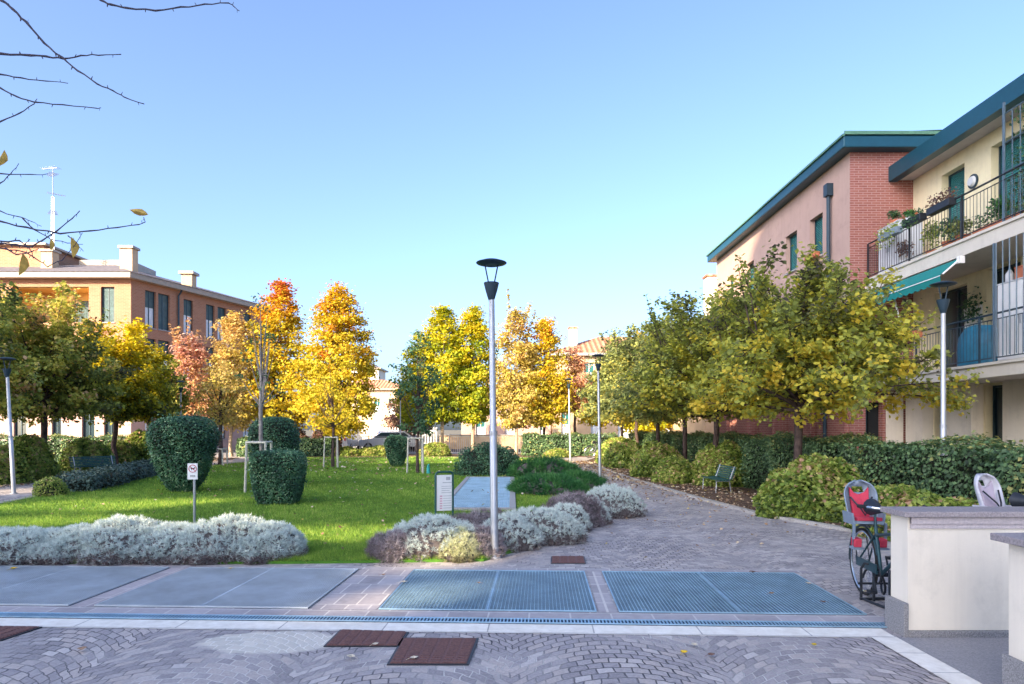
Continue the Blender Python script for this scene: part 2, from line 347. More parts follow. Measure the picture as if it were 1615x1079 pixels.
class MB:
    def __init__(s): s.v = []; s.f = []; s.m = []
    def face(s, pts, mi=0):
        n = len(s.v); s.v += [tuple(p) for p in pts]; s.f.append(tuple(range(n, n + len(pts)))); s.m.append(mi)
    def box(s, x0, x1, y0, y1, z0, z1, mi=0, M4=None):
        c = [(x, y, z) for z in (z0, z1) for y in (y0, y1) for x in (x0, x1)]
        if M4 is not None: c = [tuple(M4 @ Vector(p)) for p in c]
        n = len(s.v); s.v += c
        for q in ((0, 2, 3, 1), (4, 5, 7, 6), (0, 1, 5, 4), (2, 6, 7, 3), (0, 4, 6, 2), (1, 3, 7, 5)):
            s.f.append(tuple(n + i for i in q)); s.m.append(mi)
        return s
    def frame(s, P, U, V, W, mi=0):
        """box from corner P along three edge vectors"""
        P, U, V, W = map(Vector, (P, U, V, W))
        c = [P, P + U, P + U + V, P + V, P + W, P + U + W, P + U + V + W, P + V + W]
        n = len(s.v); s.v += [tuple(p) for p in c]
        for q in ((0, 3, 2, 1), (4, 5, 6, 7), (0, 1, 5, 4), (1, 2, 6, 5), (2, 3, 7, 6), (3, 0, 4, 7)):
            s.f.append(tuple(n + i for i in q)); s.m.append(mi)
        return s
    def tube(s, pts, rad, n=8, mi=0, closed=False, cap=True):
        pts = [Vector(p) for p in pts]; k = len(pts)
        if not hasattr(rad, '__len__'): rad = [rad] * k
        rings = []; prev = None
        for i in range(k):
            if closed: d = pts[(i + 1) % k] - pts[i - 1]
            else: d = pts[min(i + 1, k - 1)] - pts[max(i - 1, 0)]
            if d.length < 1e-9: d = Vector((0, 0, 1))
            d.normalize()
            if prev is None:
                a = Vector((0, 0, 1)) if abs(d.z) < 0.9 else Vector((1, 0, 0))
                u = d.cross(a).normalized()
            else:
                u = (prev - d * prev.dot(d))
                u = u.normalized() if u.length > 1e-6 else d.cross(Vector((0, 0, 1))).normalized()
            prev = u; v = d.cross(u)
            base = len(s.v)
            for j in range(n):
                a = 2 * math.pi * j / n
                s.v.append(tuple(pts[i] + (u * math.cos(a) + v * math.sin(a)) * rad[i]))
            rings.append(base)
        m = k if closed else k - 1
        for i in range(m):
            a, b = rings[i], rings[(i + 1) % k]
            for j in range(n):
                s.f.append((a + j, a + (j + 1) % n, b + (j + 1) % n, b + j)); s.m.append(mi)
        if cap and not closed:
            s.f.append(tuple(rings[0] + j for j in reversed(range(n)))); s.m.append(mi)
            s.f.append(tuple(rings[-1] + j for j in range(n))); s.m.append(mi)
        return s
    def lathe(s, prof, c=(0, 0, 0), n=20, mi=0):
        rings = []
        for r, z in prof:
            base = len(s.v)
            for j in range(n):
                a = 2 * math.pi * j / n
                s.v.append((c[0] + r * math.cos(a), c[1] + r * math.sin(a), c[2] + z))
            rings.append(base)
        for i in range(len(prof) - 1):
            a, b = rings[i], rings[i + 1]
            for j in range(n):
                s.f.append((a + j, a + (j + 1) % n, b + (j + 1) % n, b + j)); s.m.append(mi)
        s.f.append(tuple(rings[0] + j for j in reversed(range(n)))); s.m.append(mi)
        s.f.append(tuple(rings[-1] + j for j in range(n))); s.m.append(mi)
        return s
    def prism(s, poly, z0, z1, mi=0):
        """vertical extrusion of an xy polygon"""
        n = len(s.v); k = len(poly)
        s.v += [(p[0], p[1], z0) for p in poly] + [(p[0], p[1], z1) for p in poly]
        s.f.append(tuple(n + i for i in reversed(range(k)))); s.m.append(mi)
        s.f.append(tuple(n + k + i for i in range(k))); s.m.append(mi)
        for i in range(k):
            j = (i + 1) % k; s.f.append((n + i, n + j, n + k + j, n + k + i)); s.m.append(mi)
        return s
    def xprism(s, poly, x0, x1, mi=0, M4=None):
        """extrusion along x of a (y,z) polygon"""
        n = len(s.v); k = len(poly)
        vs = [(x0, p[0], p[1]) for p in poly] + [(x1, p[0], p[1]) for p in poly]
        if M4 is not None: vs = [tuple(M4 @ Vector(p)) for p in vs]
        s.v += vs
        s.f.append(tuple(n + i for i in reversed(range(k)))); s.m.append(mi)
        s.f.append(tuple(n + k + i for i in range(k))); s.m.append(mi)
        for i in range(k):
            j = (i + 1) % k; s.f.append((n + i, n + j, n + k + j, n + k + i)); s.m.append(mi)
        return s
    def build(s, name, mats, parent=None, world=False, smooth=False, bevel=0.0, weld=False):
        if not isinstance(mats, (list, tuple)): mats = [mats]
        me = bpy.data.meshes.new(name)
        vs = s.v
        if world and parent is not None:
            r = root(parent); Mi = (Matrix.Translation(r.location) @ Matrix.Rotation(r.rotation_euler.z, 4, 'Z')).inverted()
            vs = [tuple(Mi @ Vector(p)) for p in vs]
        me.from_pydata(vs, [], s.f); me.update()
        for m in mats: me.materials.append(m)
        me.polygons.foreach_set('material_index', s.m)
        if weld:
            bm = bmesh.new(); bm.from_mesh(me); bmesh.ops.remove_doubles(bm, verts=bm.verts, dist=1e-4); bmesh.ops.recalc_face_normals(bm, faces=bm.faces); bm.to_mesh(me); bm.free()
        if smooth: me.polygons.foreach_set('use_smooth', [True] * len(me.polygons))
        o = link(bpy.data.objects.new(name, me))
        if smooth:
            try: me.set_sharp_from_angle(angle=R(40))
            except Exception: pass
        if parent is not None: o.parent = parent
        if bevel > 0:
            b = o.modifiers.new('bevel', 'BEVEL'); b.width = bevel; b.segments = 2; b.limit_method = 'ANGLE'
        return o
def struct(o): o['kind'] = 'structure'; return o

def npmesh(name, V, F, tint, mats, parent=None, core=None):
    """V (n,3), F (m,k) same-size faces, tint (m,), optional core MB as second material"""
    V = np.asarray(V, dtype=np.float32).reshape(-1, 3); F = np.asarray(F, dtype=np.int32)
    k = F.shape[1]; nv = len(V); nf = len(F)
    loops = F.reshape(-1); starts = np.arange(nf, dtype=np.int32) * k; mi = np.zeros(nf, np.int32)
    tint = np.asarray(tint, dtype=np.float32)
    if core is not None:
        cv = np.asarray(core.v, dtype=np.float32); V = np.vstack([V, cv])
        ls = []; st = []; o = len(loops)
        for f in core.f: st.append(o); ls += [i + nv for i in f]; o += len(f)
        loops = np.concatenate([loops, np.array(ls, np.int32)]); starts = np.concatenate([starts, np.array(st, np.int32)])
        mi = np.concatenate([mi, np.ones(len(core.f), np.int32)]); tint = np.concatenate([tint, np.zeros(len(core.f), np.float32)])
    me = bpy.data.meshes.new(name)
    me.vertices.add(len(V)); me.vertices.foreach_set('co', V.reshape(-1))
    me.loops.add(len(loops)); me.loops.foreach_set('vertex_index', loops)
    me.polygons.add(len(starts)); me.polygons.foreach_set('loop_start', starts)
    for m in mats: me.materials.append(m)
    me.polygons.foreach_set('material_index', mi)
    me.update(calc_edges=True); me.validate()
    if len(me.polygons) == len(tint):
        a = me.attributes.new('tint', 'FLOAT', 'FACE'); a.data.foreach_set('value', np.clip(tint, 0, 1).astype(np.float32))
    o = link(bpy.data.objects.new(name, me))
    if parent is not None: o.parent = parent
    return o
def unit(a): return a / np.maximum(np.linalg.norm(a, axis=1, keepdims=True), 1e-9)
def leaf_quads(P, size, rng, up=0.4, aspect=0.75, outward=None):
    n = len(P); nr = rng.normal(size=(n, 3)); nr[:, 2] = np.abs(nr[:, 2]) + up
    if outward is not None: nr = nr + outward * 1.1
    nr = unit(nr); a = unit(np.cross(nr, rng.normal(size=(n, 3)))); b = np.cross(nr, a)
    s = (size * rng.uniform(0.65, 1.25, size=(n, 1)))
    w_ = s * aspect * 0.5; l = s * 0.5
    V = np.stack([P - a * l, P + b * w_ - a * l * 0.1 + nr * s * 0.10, P + a * l, P - b * w_ - a * l * 0.1 + nr * s * 0.10], axis=1)
    F = np.arange(n * 4).reshape(n, 4)
    return V.reshape(-1, 3), F
def blades(P, D, ln, wd, rng):
    n = len(P); side = unit(np.cross(D, rng.normal(size=(n, 3))))
    ln = np.broadcast_to(np.asarray(ln), (n,))[:, None] * rng.uniform(0.6, 1.3, (n, 1)); wd = np.broadcast_to(np.asarray(wd), (n,))[:, None]
    V = np.stack([P - side * wd / 2, P + side * wd / 2, P + D * ln], axis=1)
    return V.reshape(-1, 3), np.arange(n * 3).reshape(n, 3)

def sample_profile(n, prof, z0, z1, rng, shell=0.45, squash=1.0, lump=0.18):
    t = rng.uniform(0, 1, n * 3)
    ts = [p[0] for p in prof]; rs = [p[1] for p in prof]
    rr = np.interp(t, ts, rs); keep = rng.uniform(0, max(rs), n * 3) < rr + 0.15 * max(rs)
    t = t[keep][:n]; rr = np.interp(t, ts, rs); n = len(t)
    a = rng.uniform(0, 2 * math.pi, n)
    ph = rng.uniform(0, 6.28, 4)
    l = 1 + lump * (np.sin(3 * a + ph[0] + 5 * t) + 0.7 * np.sin(5 * a + ph[1] - 9 * t)) * 0.7
    q = rng.uniform(0, 1, n) ** shell
    r = rr * q * l
    return np.stack([r * np.cos(a), r * np.sin(a) * squash, z0 + (z1 - z0) * t], axis=1), q, t

def tree(label, group, x, y, z0, z1, prof, nclump, per, csize, leaf, mat, tintf, trunk_r=0.09, bark='bark', name='tree', limbs=16,
         shoots=0, seed=0, lean=0.0, fork=None, shell=0.45, cat='tree', trunk=True, flat=0.6, squash=1.0, core_r=0.0):
    rng = np.random.default_rng(seed + 100)
    far = y > 36; nclump = int(nclump * (1.25 if far else 1.35)); per = per * (0.92 if far else 1.2); csize = csize * (.88 if far else 1); limbs = int(limbs * (1.8 if far else 1)); leaf = leaf * (1.35 if far else 1.18)
    t = thing(name, label, cat, (x, y, 0), 0, group)
    C, q, tt = sample_profile(nclump, prof, z0, z1, rng, shell, squash)
    n = len(C); C[:, 0] += lean * C[:, 2]
    k = rng.integers(int(per * 0.6), int(per * 1.4), n)
    idx = np.repeat(np.arange(n), k); m = len(idx)
    cs = csize * rng.uniform(0.7, 1.3, n)
    off = rng.normal(size=(m, 3)) * cs[idx][:, None] * np.array([1, 1, flat])
    P = C[idx] + off
    ct = rng.normal(0, 0.16, n)
    T = tintf(tt, q, rng, n)
    T = T[idx] + ct[idx] + rng.normal(0, 0.10, m) + off[:, 2] / csize * 0.05
    sh_lines = []
    if shoots:
        Ps = []; Ts = []
        for i in range(shoots):
            a = rng.uniform(0, 6.28); rr = max(p[1] for p in prof) * rng.uniform(0.1, 0.8)
            b = np.array([rr * math.cos(a) + lean * z1, rr * math.sin(a), z0 + (z1 - z0) * rng.uniform(0.62, 0.85)])
            d = np.array([math.cos(a) * 0.35 + rng.normal() * 0.15, math.sin(a) * 0.35, 1.0]); d /= np.linalg.norm(d)
            ln = (z1 - z0) * rng.uniform(0.22, 0.48)
            sh_lines.append((b - d * ln * 0.4, b + d * ln))
            nn = int(ln * 34); u = rng.uniform(0, 1, nn)[:, None]
            Ps.append(b + d * ln * u + rng.normal(size=(nn, 3)) * 0.055); Ts.append(rng.normal(0.35, 0.12, nn))
        P = np.vstack([P] + Ps); T = np.concatenate([T] + Ts)
    out = P - np.array([lean * z1, 0, (z0 + z1) / 2]); out = unit(out)
    V, F = leaf_quads(P, leaf, rng, outward=out * 0.5)
    if trunk:
        mb = MB(); zc = z0 + (z1 - z0) * 0.25; zt = z0 + (z1 - z0) * 0.72
        wob = [rng.normal(0, trunk_r * 0.35, 2) for _ in range(6)]
        path = [(wob[i][0] + lean * zz, wob[i][1], zz) for i, zz in enumerate(np.linspace(0.0, z0 + 0.1, 4))] + [(lean * zc, 0, zc), (lean * zt, 0, zt)]
        path[0] = (0, 0, -0.02)
        mb.tube(path, [trunk_r * 1.35, trunk_r * 1.02, trunk_r * 0.92, trunk_r * 0.9, trunk_r * 0.6, trunk_r * 0.12], 9)
        for i in rng.choice(n, min(limbs, n), replace=False):
            c = C[i]; zs = z0 + (max(c[2], z0 + 0.3) - z0) * rng.uniform(0.05, 0.5); zs = min(zs, zt)
            p0 = np.array([lean * zs, 0, zs]); mid = p0 * 0.5 + c * 0.5 + np.array([0, 0, -0.06 * np.linalg.norm(c - p0)])
            mb.tube([p0, mid, c], [trunk_r * 0.42, trunk_r * 0.24, trunk_r * 0.06], 5, cap=False)
        for a, b in sh_lines: mb.tube([a, (a + b) / 2, b], [0.018, 0.013, 0.005], 4, cap=False)
        mb.build('trunk', M[bark], t, smooth=True)
    npmesh('crown', V, F, T, [mat], t)
    return t

def branchy(label, group, x, y, z0, z1, Rr, nlimb, dens, leaf, mat, tintf, trunk_r=.085, bark='bark', seed=0, lean=0.0, skew=(0, 0), shoots=0, spread=.085):
    """a tree grown limb by limb: main limbs, side twigs, leaves set along the twigs"""
    rng = np.random.default_rng(seed + 300)
    t = thing('tree', label, 'tree', (x, y, 0), 0, group)
    mb = MB(); H = z1 - z0; ax = lambda z: np.array([lean * z, 0, z])
    wob = rng.normal(0, trunk_r * .3, (5, 2)); wob[0] = 0
    zt = z0 + H * .45
    path = [ax(zz) + np.array([wob[i][0], wob[i][1], 0]) for i, zz in enumerate(np.linspace(-.02, z0, 5))] + [ax(zt)]
    mb.tube(path, [trunk_r * 1.4, trunk_r * 1.05, trunk_r * .95, trunk_r * .92, trunk_r * .95, trunk_r * .3], 10)
    P, T = [], []
    def leafset(a, b, n, tb, sp):
        u = rng.uniform(0, 1, n)[:, None]; p = a * (1 - u) + b * u + rng.normal(size=(n, 3)) * sp * np.array([1, 1, .8])
        P.append(p); T.append(tb + rng.normal(0, .12, n))
    ga = 2.399963
    for i in range(nlimb):
        f = (i + .5) / nlimb; el = R(4 + 74 * f ** 1.15); az = i * ga + rng.normal(0, .25)
        s0 = ax(z0 + H * (.02 + .38 * f * rng.uniform(.5, 1)))
        d = np.array([math.cos(az) * math.cos(el), math.sin(az) * math.cos(el), math.sin(el)])
        hr = Rr * (1 + .0 * f) * rng.uniform(.78, 1.12); vr = H * rng.uniform(.62, .98)
        ln = 1 / math.sqrt((math.cos(el) / hr) ** 2 + (math.sin(el) / vr) ** 2)
        end = s0 + d * ln + np.array([skew[0], skew[1], 0]) * (.4 + .6 * math.cos(el)); end[2] = min(end[2], z1)
        mid = (s0 + end) / 2 + np.array([0, 0, .10 * ln * (1 - 1.4 * f)]) + rng.normal(size=3) * .05 * ln
        bez = [s0 * (1 - u) ** 2 + 2 * mid * u * (1 - u) + end * u * u for u in np.linspace(0, 1, 9)]
        r0 = trunk_r * (.50 - .15 * f); mb.tube(bez, [r0 * (1 - .86 * u) for u in np.linspace(0, 1, 9)], 6, cap=False)
        for k in range(1, 9):
            nb = 2 if k > 2 else 1
            for _ in range(nb):
                b0 = bez[k]; dl = bez[k] - bez[k - 1]; dl = dl / (np.linalg.norm(dl) + 1e-9)
                dd = dl * .7 + rng.normal(size=3) * np.array([.75, .75, .5]); dd[2] += .15; dd /= np.linalg.norm(dd)
                l2 = Rr * rng.uniform(.18, .42) * (1.15 - .06 * k); b1 = b0 + dd * l2
                b1[2] = max(b1[2], z0 - .15)
                mb.tube([b0, (b0 + b1) / 2 + rng.normal(size=3) * .03, b1], [r0 * .26, r0 * .16, r0 * .06], 4, cap=False)
                tb = tintf((b1[2] - z0) / H, math.hypot(b1[0] - lean * b1[2], b1[1]) / Rr, rng) + rng.normal(0, .13)
                leafset(b0 * .75 + b1 * .25, b1 + dd * .05, rng.poisson(dens * l2 * rng.uniform(.5, 1.5)), tb, spread)
        tb = tintf((end[2] - z0) / H, 1.0, rng) + rng.normal(0, .1); leafset(bez[5], end + d * .05, int(dens * ln * .22), tb, spread * 1.15)
    for i in range(shoots):
        a_ = rng.uniform(0, 6.28); rr_ = Rr * rng.uniform(.1, .75)
        b = np.array([rr_ * math.cos(a_) + lean * z1, rr_ * math.sin(a_), z0 + H * rng.uniform(.6, .8)]); d = np.array([math.cos(a_) * .4 + rng.normal() * .12, math.sin(a_) * .4, 1.0]); d /= np.linalg.norm(d)
        ln = H * rng.uniform(.22, .42); mb.tube([b - d * ln * .4, b + d * ln * .5 + rng.normal(size=3) * .02, b + d * ln], [.016, .010, .004], 4, cap=False)
        leafset(b, b + d * ln, int(ln * 46), .38, .05)
    mb.build('trunk', M[bark], t, smooth=True)
    P = np.vstack(P); T = np.concatenate(T); ctr = np.array([lean * z1, 0, z0 + H * .3])
    V, F = leaf_quads(P, leaf, rng, outward=unit(P - ctr) * .4); npmesh('crown', V, F, T, [mat], t)
    return t

def shrub_mound(name, label, cat, group, x, y, rx, ry, h, mat, tintf, n=5000, ln=0.08, wd=0.010, rng=None, rz=0.0, core=L['core_brown'],
                spread=0.7, lumps=7, leaf=None, shape='dome', z0=0.0, bottom=0.0, seed=0, psup=3.4):
    """a mound covered by needles (blades) or leaves; core = lumpy dark inside"""
    rng = np.random.default_rng(seed + 500)
    t = thing(name, label, cat, (x, y, z0), rz, group)
    # lumpy radius field on the unit dome
    Lc = unit(np.abs(rng.normal(size=(lumps, 3))) * np.sign(rng.normal(size=(lumps, 3))) * np.array([1, 1, 1]))
    Lc[:, 2] = np.abs(Lc[:, 2]); amp = rng.uniform(0.08, 0.26, lumps)
    Lf = unit(rng.normal(size=(90, 3))); Lf[:, 2] = np.abs(Lf[:, 2]) if shape == 'dome' else Lf[:, 2]; kf = 60.0 if leaf is None else 30.0
    tst = unit(rng.normal(size=(400, 3))); tst[:, 2] = np.abs(tst[:, 2]); nf_ = (np.exp(-(1 - tst @ Lc.T) * 7) @ amp).max()
    fa = (0.17 if leaf is None else 0.30) if shape == 'dome' else 0.13
    def rad(Dv):
        f1 = np.exp(-(1 - Dv @ Lc.T) * 7) @ amp / nf_; f2 = np.exp(-(1 - (Dv @ Lf.T).max(1)) * kf)
        return 0.72 + .22 * f1 + fa * f2
    S = np.array([rx, ry, h])
    def place(Dv, q):
        if shape == 'dome': return Dv * (rad(Dv) * q)[:, None] * S
        # clipped topiary: superellipsoid narrower at the foot
        p = psup; g = (np.abs(Dv) ** p).sum(1) ** (-1 / p); Q = Dv * (g * q)[:, None]
        zz = (Q[:, 2] + 1) / 2; nar = bottom + (1 - bottom) * np.clip(zz / 0.75, 0, 1) ** 0.8
        lum = 1 + 0.10 * (rad(Dv) - 0.9)
        return np.stack([Q[:, 0] * nar * lum * rx, Q[:, 1] * nar * lum * ry, zz * h * lum], axis=1)
    Dv = unit(rng.normal(size=(n, 3)))
    if shape == 'dome': Dv[:, 2] = np.abs(Dv[:, 2]) * 1.0
    q = 1 - np.abs(rng.normal(0, 0.06, n))
    if leaf is None:
        nt_ = max(1, n // 15); Dv = np.repeat(Dv[:nt_], 15, axis=0); n = len(Dv); q = np.repeat(q[:nt_], 15); tj = np.repeat(rng.normal(0, .09, nt_), 15)
        P = place(Dv, q) + rng.normal(0, .004, (n, 3)); T = tintf(P, Dv, rng, n, h) + tj
    else:
        if shape == 'dome': q = 1 - np.abs(rng.normal(0, 0.13, n)) + .04; 
        else: q = np.where(rng.uniform(0, 1, n) > .965, rng.uniform(1.02, 1.10, n), q)
        P = place(Dv, q); T = tintf(P, Dv, rng, n, h)
    if leaf:
        V, F = leaf_quads(P, leaf, rng, up=0.1, outward=Dv * (0.35 if shape == 'dome' else 0.9))
    else:
        Dn = unit(Dv * spread + rng.normal(size=(n, 3)) * 0.62 + np.array([0, 0, 0.25]))
        V, F = blades(P, Dn, ln, wd, rng)
    # core
    cb = MB(); nu, nvv = 18, 10
    rows = []
    for i in range(nvv + 1):
        el = (math.pi / 2) * i / nvv if shape == 'dome' else -math.pi / 2 + math.pi * i / nvv
        row = []
        for j in range(nu):
            a = 2 * math.pi * j / nu
            row.append([math.cos(el) * math.cos(a), math.cos(el) * math.sin(a), math.sin(el)])
        rows.append(row)
    arr = np.array(rows).reshape(-1, 3); CP = place(arr, np.full(len(arr), 0.90))
    cb.v = [tuple(p) for p in CP]
    for i in range(nvv):
        for j in range(nu):
            cb.f.append((i * nu + j, i * nu + (j + 1) % nu, (i + 1) * nu + (j + 1) % nu, (i + 1) * nu + j)); cb.m.append(0)
    npmesh('foliage', V, F, T, [mat, core], t, cb)
    return t

def hedge(name, label, x0, x1, y0, y1, h, mat, n, leaf, seed=0, group=None, rz=0.0, loc=None, cat='hedge', lumpy=0.08):
    rng = np.random.default_rng(seed + 900)
    cx, cy = ((x0 + x1) / 2, (y0 + y1) / 2) if loc is None else loc
    t = thing(name, label, cat, (cx, cy, 0), rz, group)
    W, D = (x1 - x0), (y1 - y0)
    A = np.array([W * h, W * h, D * h, D * h, W * D]); A = A / A.sum()
    side = rng.choice(5, n, p=A); u = rng.uniform(-.5, .5, n); v = rng.uniform(0, 1, n)
    P = np.zeros((n, 3)); O = np.zeros((n, 3))
    for s_, (fx, fy, fz, o) in enumerate([
        (u * W, np.full(n, -D / 2), v * h, (0, -1, 0)), (u * W, np.full(n, D / 2), v * h, (0, 1, 0)),
        (np.full(n, -W / 2), u * D, v * h, (-1, 0, 0)), (np.full(n, W / 2), u * D, v * h, (1, 0, 0)),
        (u * W, (v - .5) * D, np.full(n, h), (0, 0, 1))]):
        m_ = side == s_; P[m_] = np.stack([fx, fy, fz], 1)[m_]; O[m_] = o
    lx = P[:, 0]; ly = P[:, 1]
    bump = lumpy * (np.sin(lx * 2.3 + ly * 3.1 + 1) + np.sin(lx * 5.1 - ly * 1.7) * .6 + np.sin(P[:, 2] * 5 + ly * 2.1) * .6) + rng.normal(0, 0.035, n)
    P += O * bump[:, None]
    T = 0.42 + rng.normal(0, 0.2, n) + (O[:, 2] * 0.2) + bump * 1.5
    V, F = leaf_quads(P, leaf, rng, up=0.1, outward=O * 1.3)
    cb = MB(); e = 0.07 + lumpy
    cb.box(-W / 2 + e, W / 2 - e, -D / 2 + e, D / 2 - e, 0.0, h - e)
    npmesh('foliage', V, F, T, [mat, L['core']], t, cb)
    return t

# ------------------------------------------------------------------ walls with openings
Z = Vector((0, 0, 1))
def wall(mb, P0, U, Nn, width, z0, z1, holes=(), depth=0.22, mi=0, mir=None):
    """rectangular wall starting at P0 (z ignored), along unit U, outward normal Nn; holes (u0,u1,za,zb[,depth])"""
    P0 = Vector((P0[0], P0[1], 0)); U = Vector(U); Nn = Vector(Nn); mir = mi if mir is None else mir
    us = sorted({0, width} | {h[0] for h in holes} | {h[1] for h in holes})
    zs = sorted({z0, z1} | {h[2] for h in holes} | {h[3] for h in holes})
    P = lambda u, z, d=0: P0 + U * u + Z * z - Nn * d
    flip = U.cross(Z).dot(Nn) < 0
    def q(a, b, c, d, m):
        pts = [a, b, c, d]
        if flip: pts.reverse()
        mb.face(pts, m)
    for i in range(len(us) - 1):
        for j in range(len(zs) - 1):
            cu, cz = (us[i] + us[i + 1]) / 2, (zs[j] + zs[j + 1]) / 2
            if any(h[0] < cu < h[1] and h[2] < cz < h[3] for h in holes): continue
            q(P(us[i], zs[j]), P(us[i + 1], zs[j]), P(us[i + 1], zs[j + 1]), P(us[i], zs[j + 1]), mi)
    for h in holes:
        a, b, c, d = h[:4]; dp = h[4] if len(h) > 4 else depth
        q(P(a, c), P(a, c, dp), P(a, d, dp), P(a, d), mir); q(P(b, c, dp), P(b, c), P(b, d), P(b, d, dp), mir)
        q(P(a, d, dp), P(b, d, dp), P(b, d), P(a, d), mir); q(P(a, c), P(b, c), P(b, c, dp), P(a, c, dp), mir)
def window(parent, P0, U, Nn, h, kind='shutter', depth=0.22, slat='teal_slat', sill=True, fr='frame_dark', split=0.0):
    P0 = Vector((P0[0], P0[1], 0)); U = Vector(U); Nn = Vector(Nn); a, b, c, d = h[:4]
    fw = 0.05
    f = MB(); B = lambda u0, u1, za, zb, d0, d1, mb, mi=0: mb.frame(P0 + U * u0 + Z * za - Nn * d0, U * (u1 - u0), Z * (zb - za), Nn * (d0 - d1), mi)
    dd = depth - 0.005
    B(a, a + fw, c, d, dd, dd - .06, f); B(b - fw, b, c, d, dd, dd - .06, f)
    B(a + fw, b - fw, d - fw, d, dd, dd - .06, f); B(a + fw, b - fw, c, c + fw, dd, dd - .06, f)
    if kind in ('glass', 'half'): B((a + b) / 2 - .025, (a + b) / 2 + .025, c + fw, d - fw, dd, dd - .05, f)
    w_ = f.build('window', M[fr], parent, world=True)
    if sill:
        s_ = MB(); B(a - .04, b + .04, c - .06, c - .002, 0.02, -0.05, s_); s_.build('sill', M['concrete'], w_, world=True)
    zt = d - fw
    if kind == 'shutter': zm = c + fw
    elif kind == 'half': zm = c + (d - c) * (0.45 if not split else split)
    else: zm = zt
    if zm < zt:
        s_ = MB(); B(a + fw, b - fw, zm, zt, dd - .005, dd - .03, s_); s_.build('shutter', M[slat], w_, world=True)
    if zm > c + fw:
        s_ = MB(); B(a + fw, b - fw, c + fw, zm, dd + .02, dd - .01, s_)
        s_.build('pane', M['curtain'] if kind == 'half' else M['glass'], w_, world=True)
    return w_
def block_back(mb, poly, z0, z1, mi=0): mb.prism(poly, z0, z1, mi)

def railing(name, parent, pts, z0, h, world=True, mat=None, pitch=0.11, post=1.6, r=0.007):
    mb = MB()
    for (x0, y0), (x1, y1) in zip(pts[:-1], pts[1:]):
        d = math.hypot(x1 - x0, y1 - y0); n = int(d / pitch)
        mb.tube([(x0, y0, z0 + h), (x1, y1, z0 + h)], 0.022, 6); mb.tube([(x0, y0, z0 + .08), (x1, y1, z0 + .08)], 0.014, 6)
        mb.tube([(x0, y0, z0 + h - .12), (x1, y1, z0 + h - .12)], 0.012, 6)
        for i in range(n + 1):
            f = i / max(n, 1); x = x0 + (x1 - x0) * f; y = y0 + (y1 - y0) * f
            mb.tube([(x, y, z0 + .08), (x, y, z0 + h - .12)], r, 4, cap=False)
        k = max(1, int(d / post))
        for i in range(k + 1):
            f = i / k; x = x0 + (x1 - x0) * f; y = y0 + (y1 - y0) * f
            mb.box(x - .018, x + .018, y - .018, y + .018, z0, z0 + h)
    return mb.build(name, mat or M['iron'], parent, world=world)

# ================================================================== SETTING
def sheet(name, poly, z, mat, thick=0.0):
    mb = MB()
    if thick: mb.prism(poly, z - thick, z)
    else: mb.face([(p[0], p[1], z) for p in poly])
    return struct(mb.build(name, mat))
def rect(x0, x1, y0, y1): return [(x0, y0), (x1, y0), (x1, y1), (x0, y1)]
sheet('ground', rect(-400, 400, -60, 700), 0.0, M['ground'])
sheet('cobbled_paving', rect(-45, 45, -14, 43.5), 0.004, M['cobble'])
sheet('street', rect(-90, 90, 45.2, 54), 0.004, M['asphalt'])
sheet('pavement', rect(-90, 90, 43.6, 45.1), 0.02, M['concrete'])
LAWN = [(-10.6, 8.22), (-2.6, 8.30), (-0.35, 8.45), (0.75, 10.3), (1.7, 12.4), (2.3, 14.4), (2.6, 17.0), (2.55, 21.0), (2.35, 25.7), (2.65, 33.5), (1.9, 37.6),
        (-3.8, 38.6), (-11.7, 38.2), (-13.0, 31.5), (-13.8, 27.0), (-12.9, 22.5), (-11.5, 17.2), (-11.0, 14.7), (-10.8, 11)]
sheet('lawn', LAWN, 0.035, M['turf'], 0.034)
BED_R = [(9.55, 9.0), (6.6, 9.4), (5.45, 10.77), (4.69, 13.0), (4.31, 16.2), (3.94, 21), (3.74, 25), (3.64, 34), (4.6, 38), (9.55, 39.0)]
sheet('planting_bed_right', BED_R, 0.03, M['soil'], 0.029)
BED_L = [(-14.0, 12.0), (-14.6, 20.0), (-15.0, 24.5), (-15.4, 30.0), (-15.2, 38.0), (-40, 40), (-40, 12.0)]
sheet('planting_bed_left', BED_L, 0.03, M['soil'], 0.029)
sheet('planting_bed_back', [(-14.8, 39.2), (2.4, 39.2), (12, 40.0), (12, 43.3), (-14.8, 43.3)], 0.03, M['soil'], 0.029)
def strip(name, pts, wd, z0, z1, mat, parent=None):
    mb = MB(); P = [Vector((p[0], p[1])) for p in pts]; nn = []
    for i in range(len(P)):
        d = (P[min(i + 1, len(P) - 1)] - P[max(i - 1, 0)]).normalized(); nn.append(Vector((-d.y, d.x)))
    a = [p + n * wd / 2 for p, n in zip(P, nn)]; b = [p - n * wd / 2 for p, n in zip(P, nn)]
    for i in range(len(P) - 1):
        for q in ([(*a[i], z1), (*b[i], z1), (*b[i + 1], z1), (*a[i + 1], z1)], [(*a[i], z0), (*a[i], z1), (*a[i + 1], z1), (*a[i + 1], z0)], [(*b[i], z1), (*b[i], z0), (*b[i + 1], z0), (*b[i + 1], z1)]):
            mb.face(q)
    return mb.build(name, mat)
struct(strip('kerb_right', BED_R[1:-1], 0.13, 0.0, 0.055, M['kerb']))
struct(strip('kerb_left', LAWN[12:19], 0.14, 0.0, 0.06, M['kerb']))
struct(strip('kerb_lawn', LAWN[3:12], 0.10, 0.0, 0.05, M['concrete']))

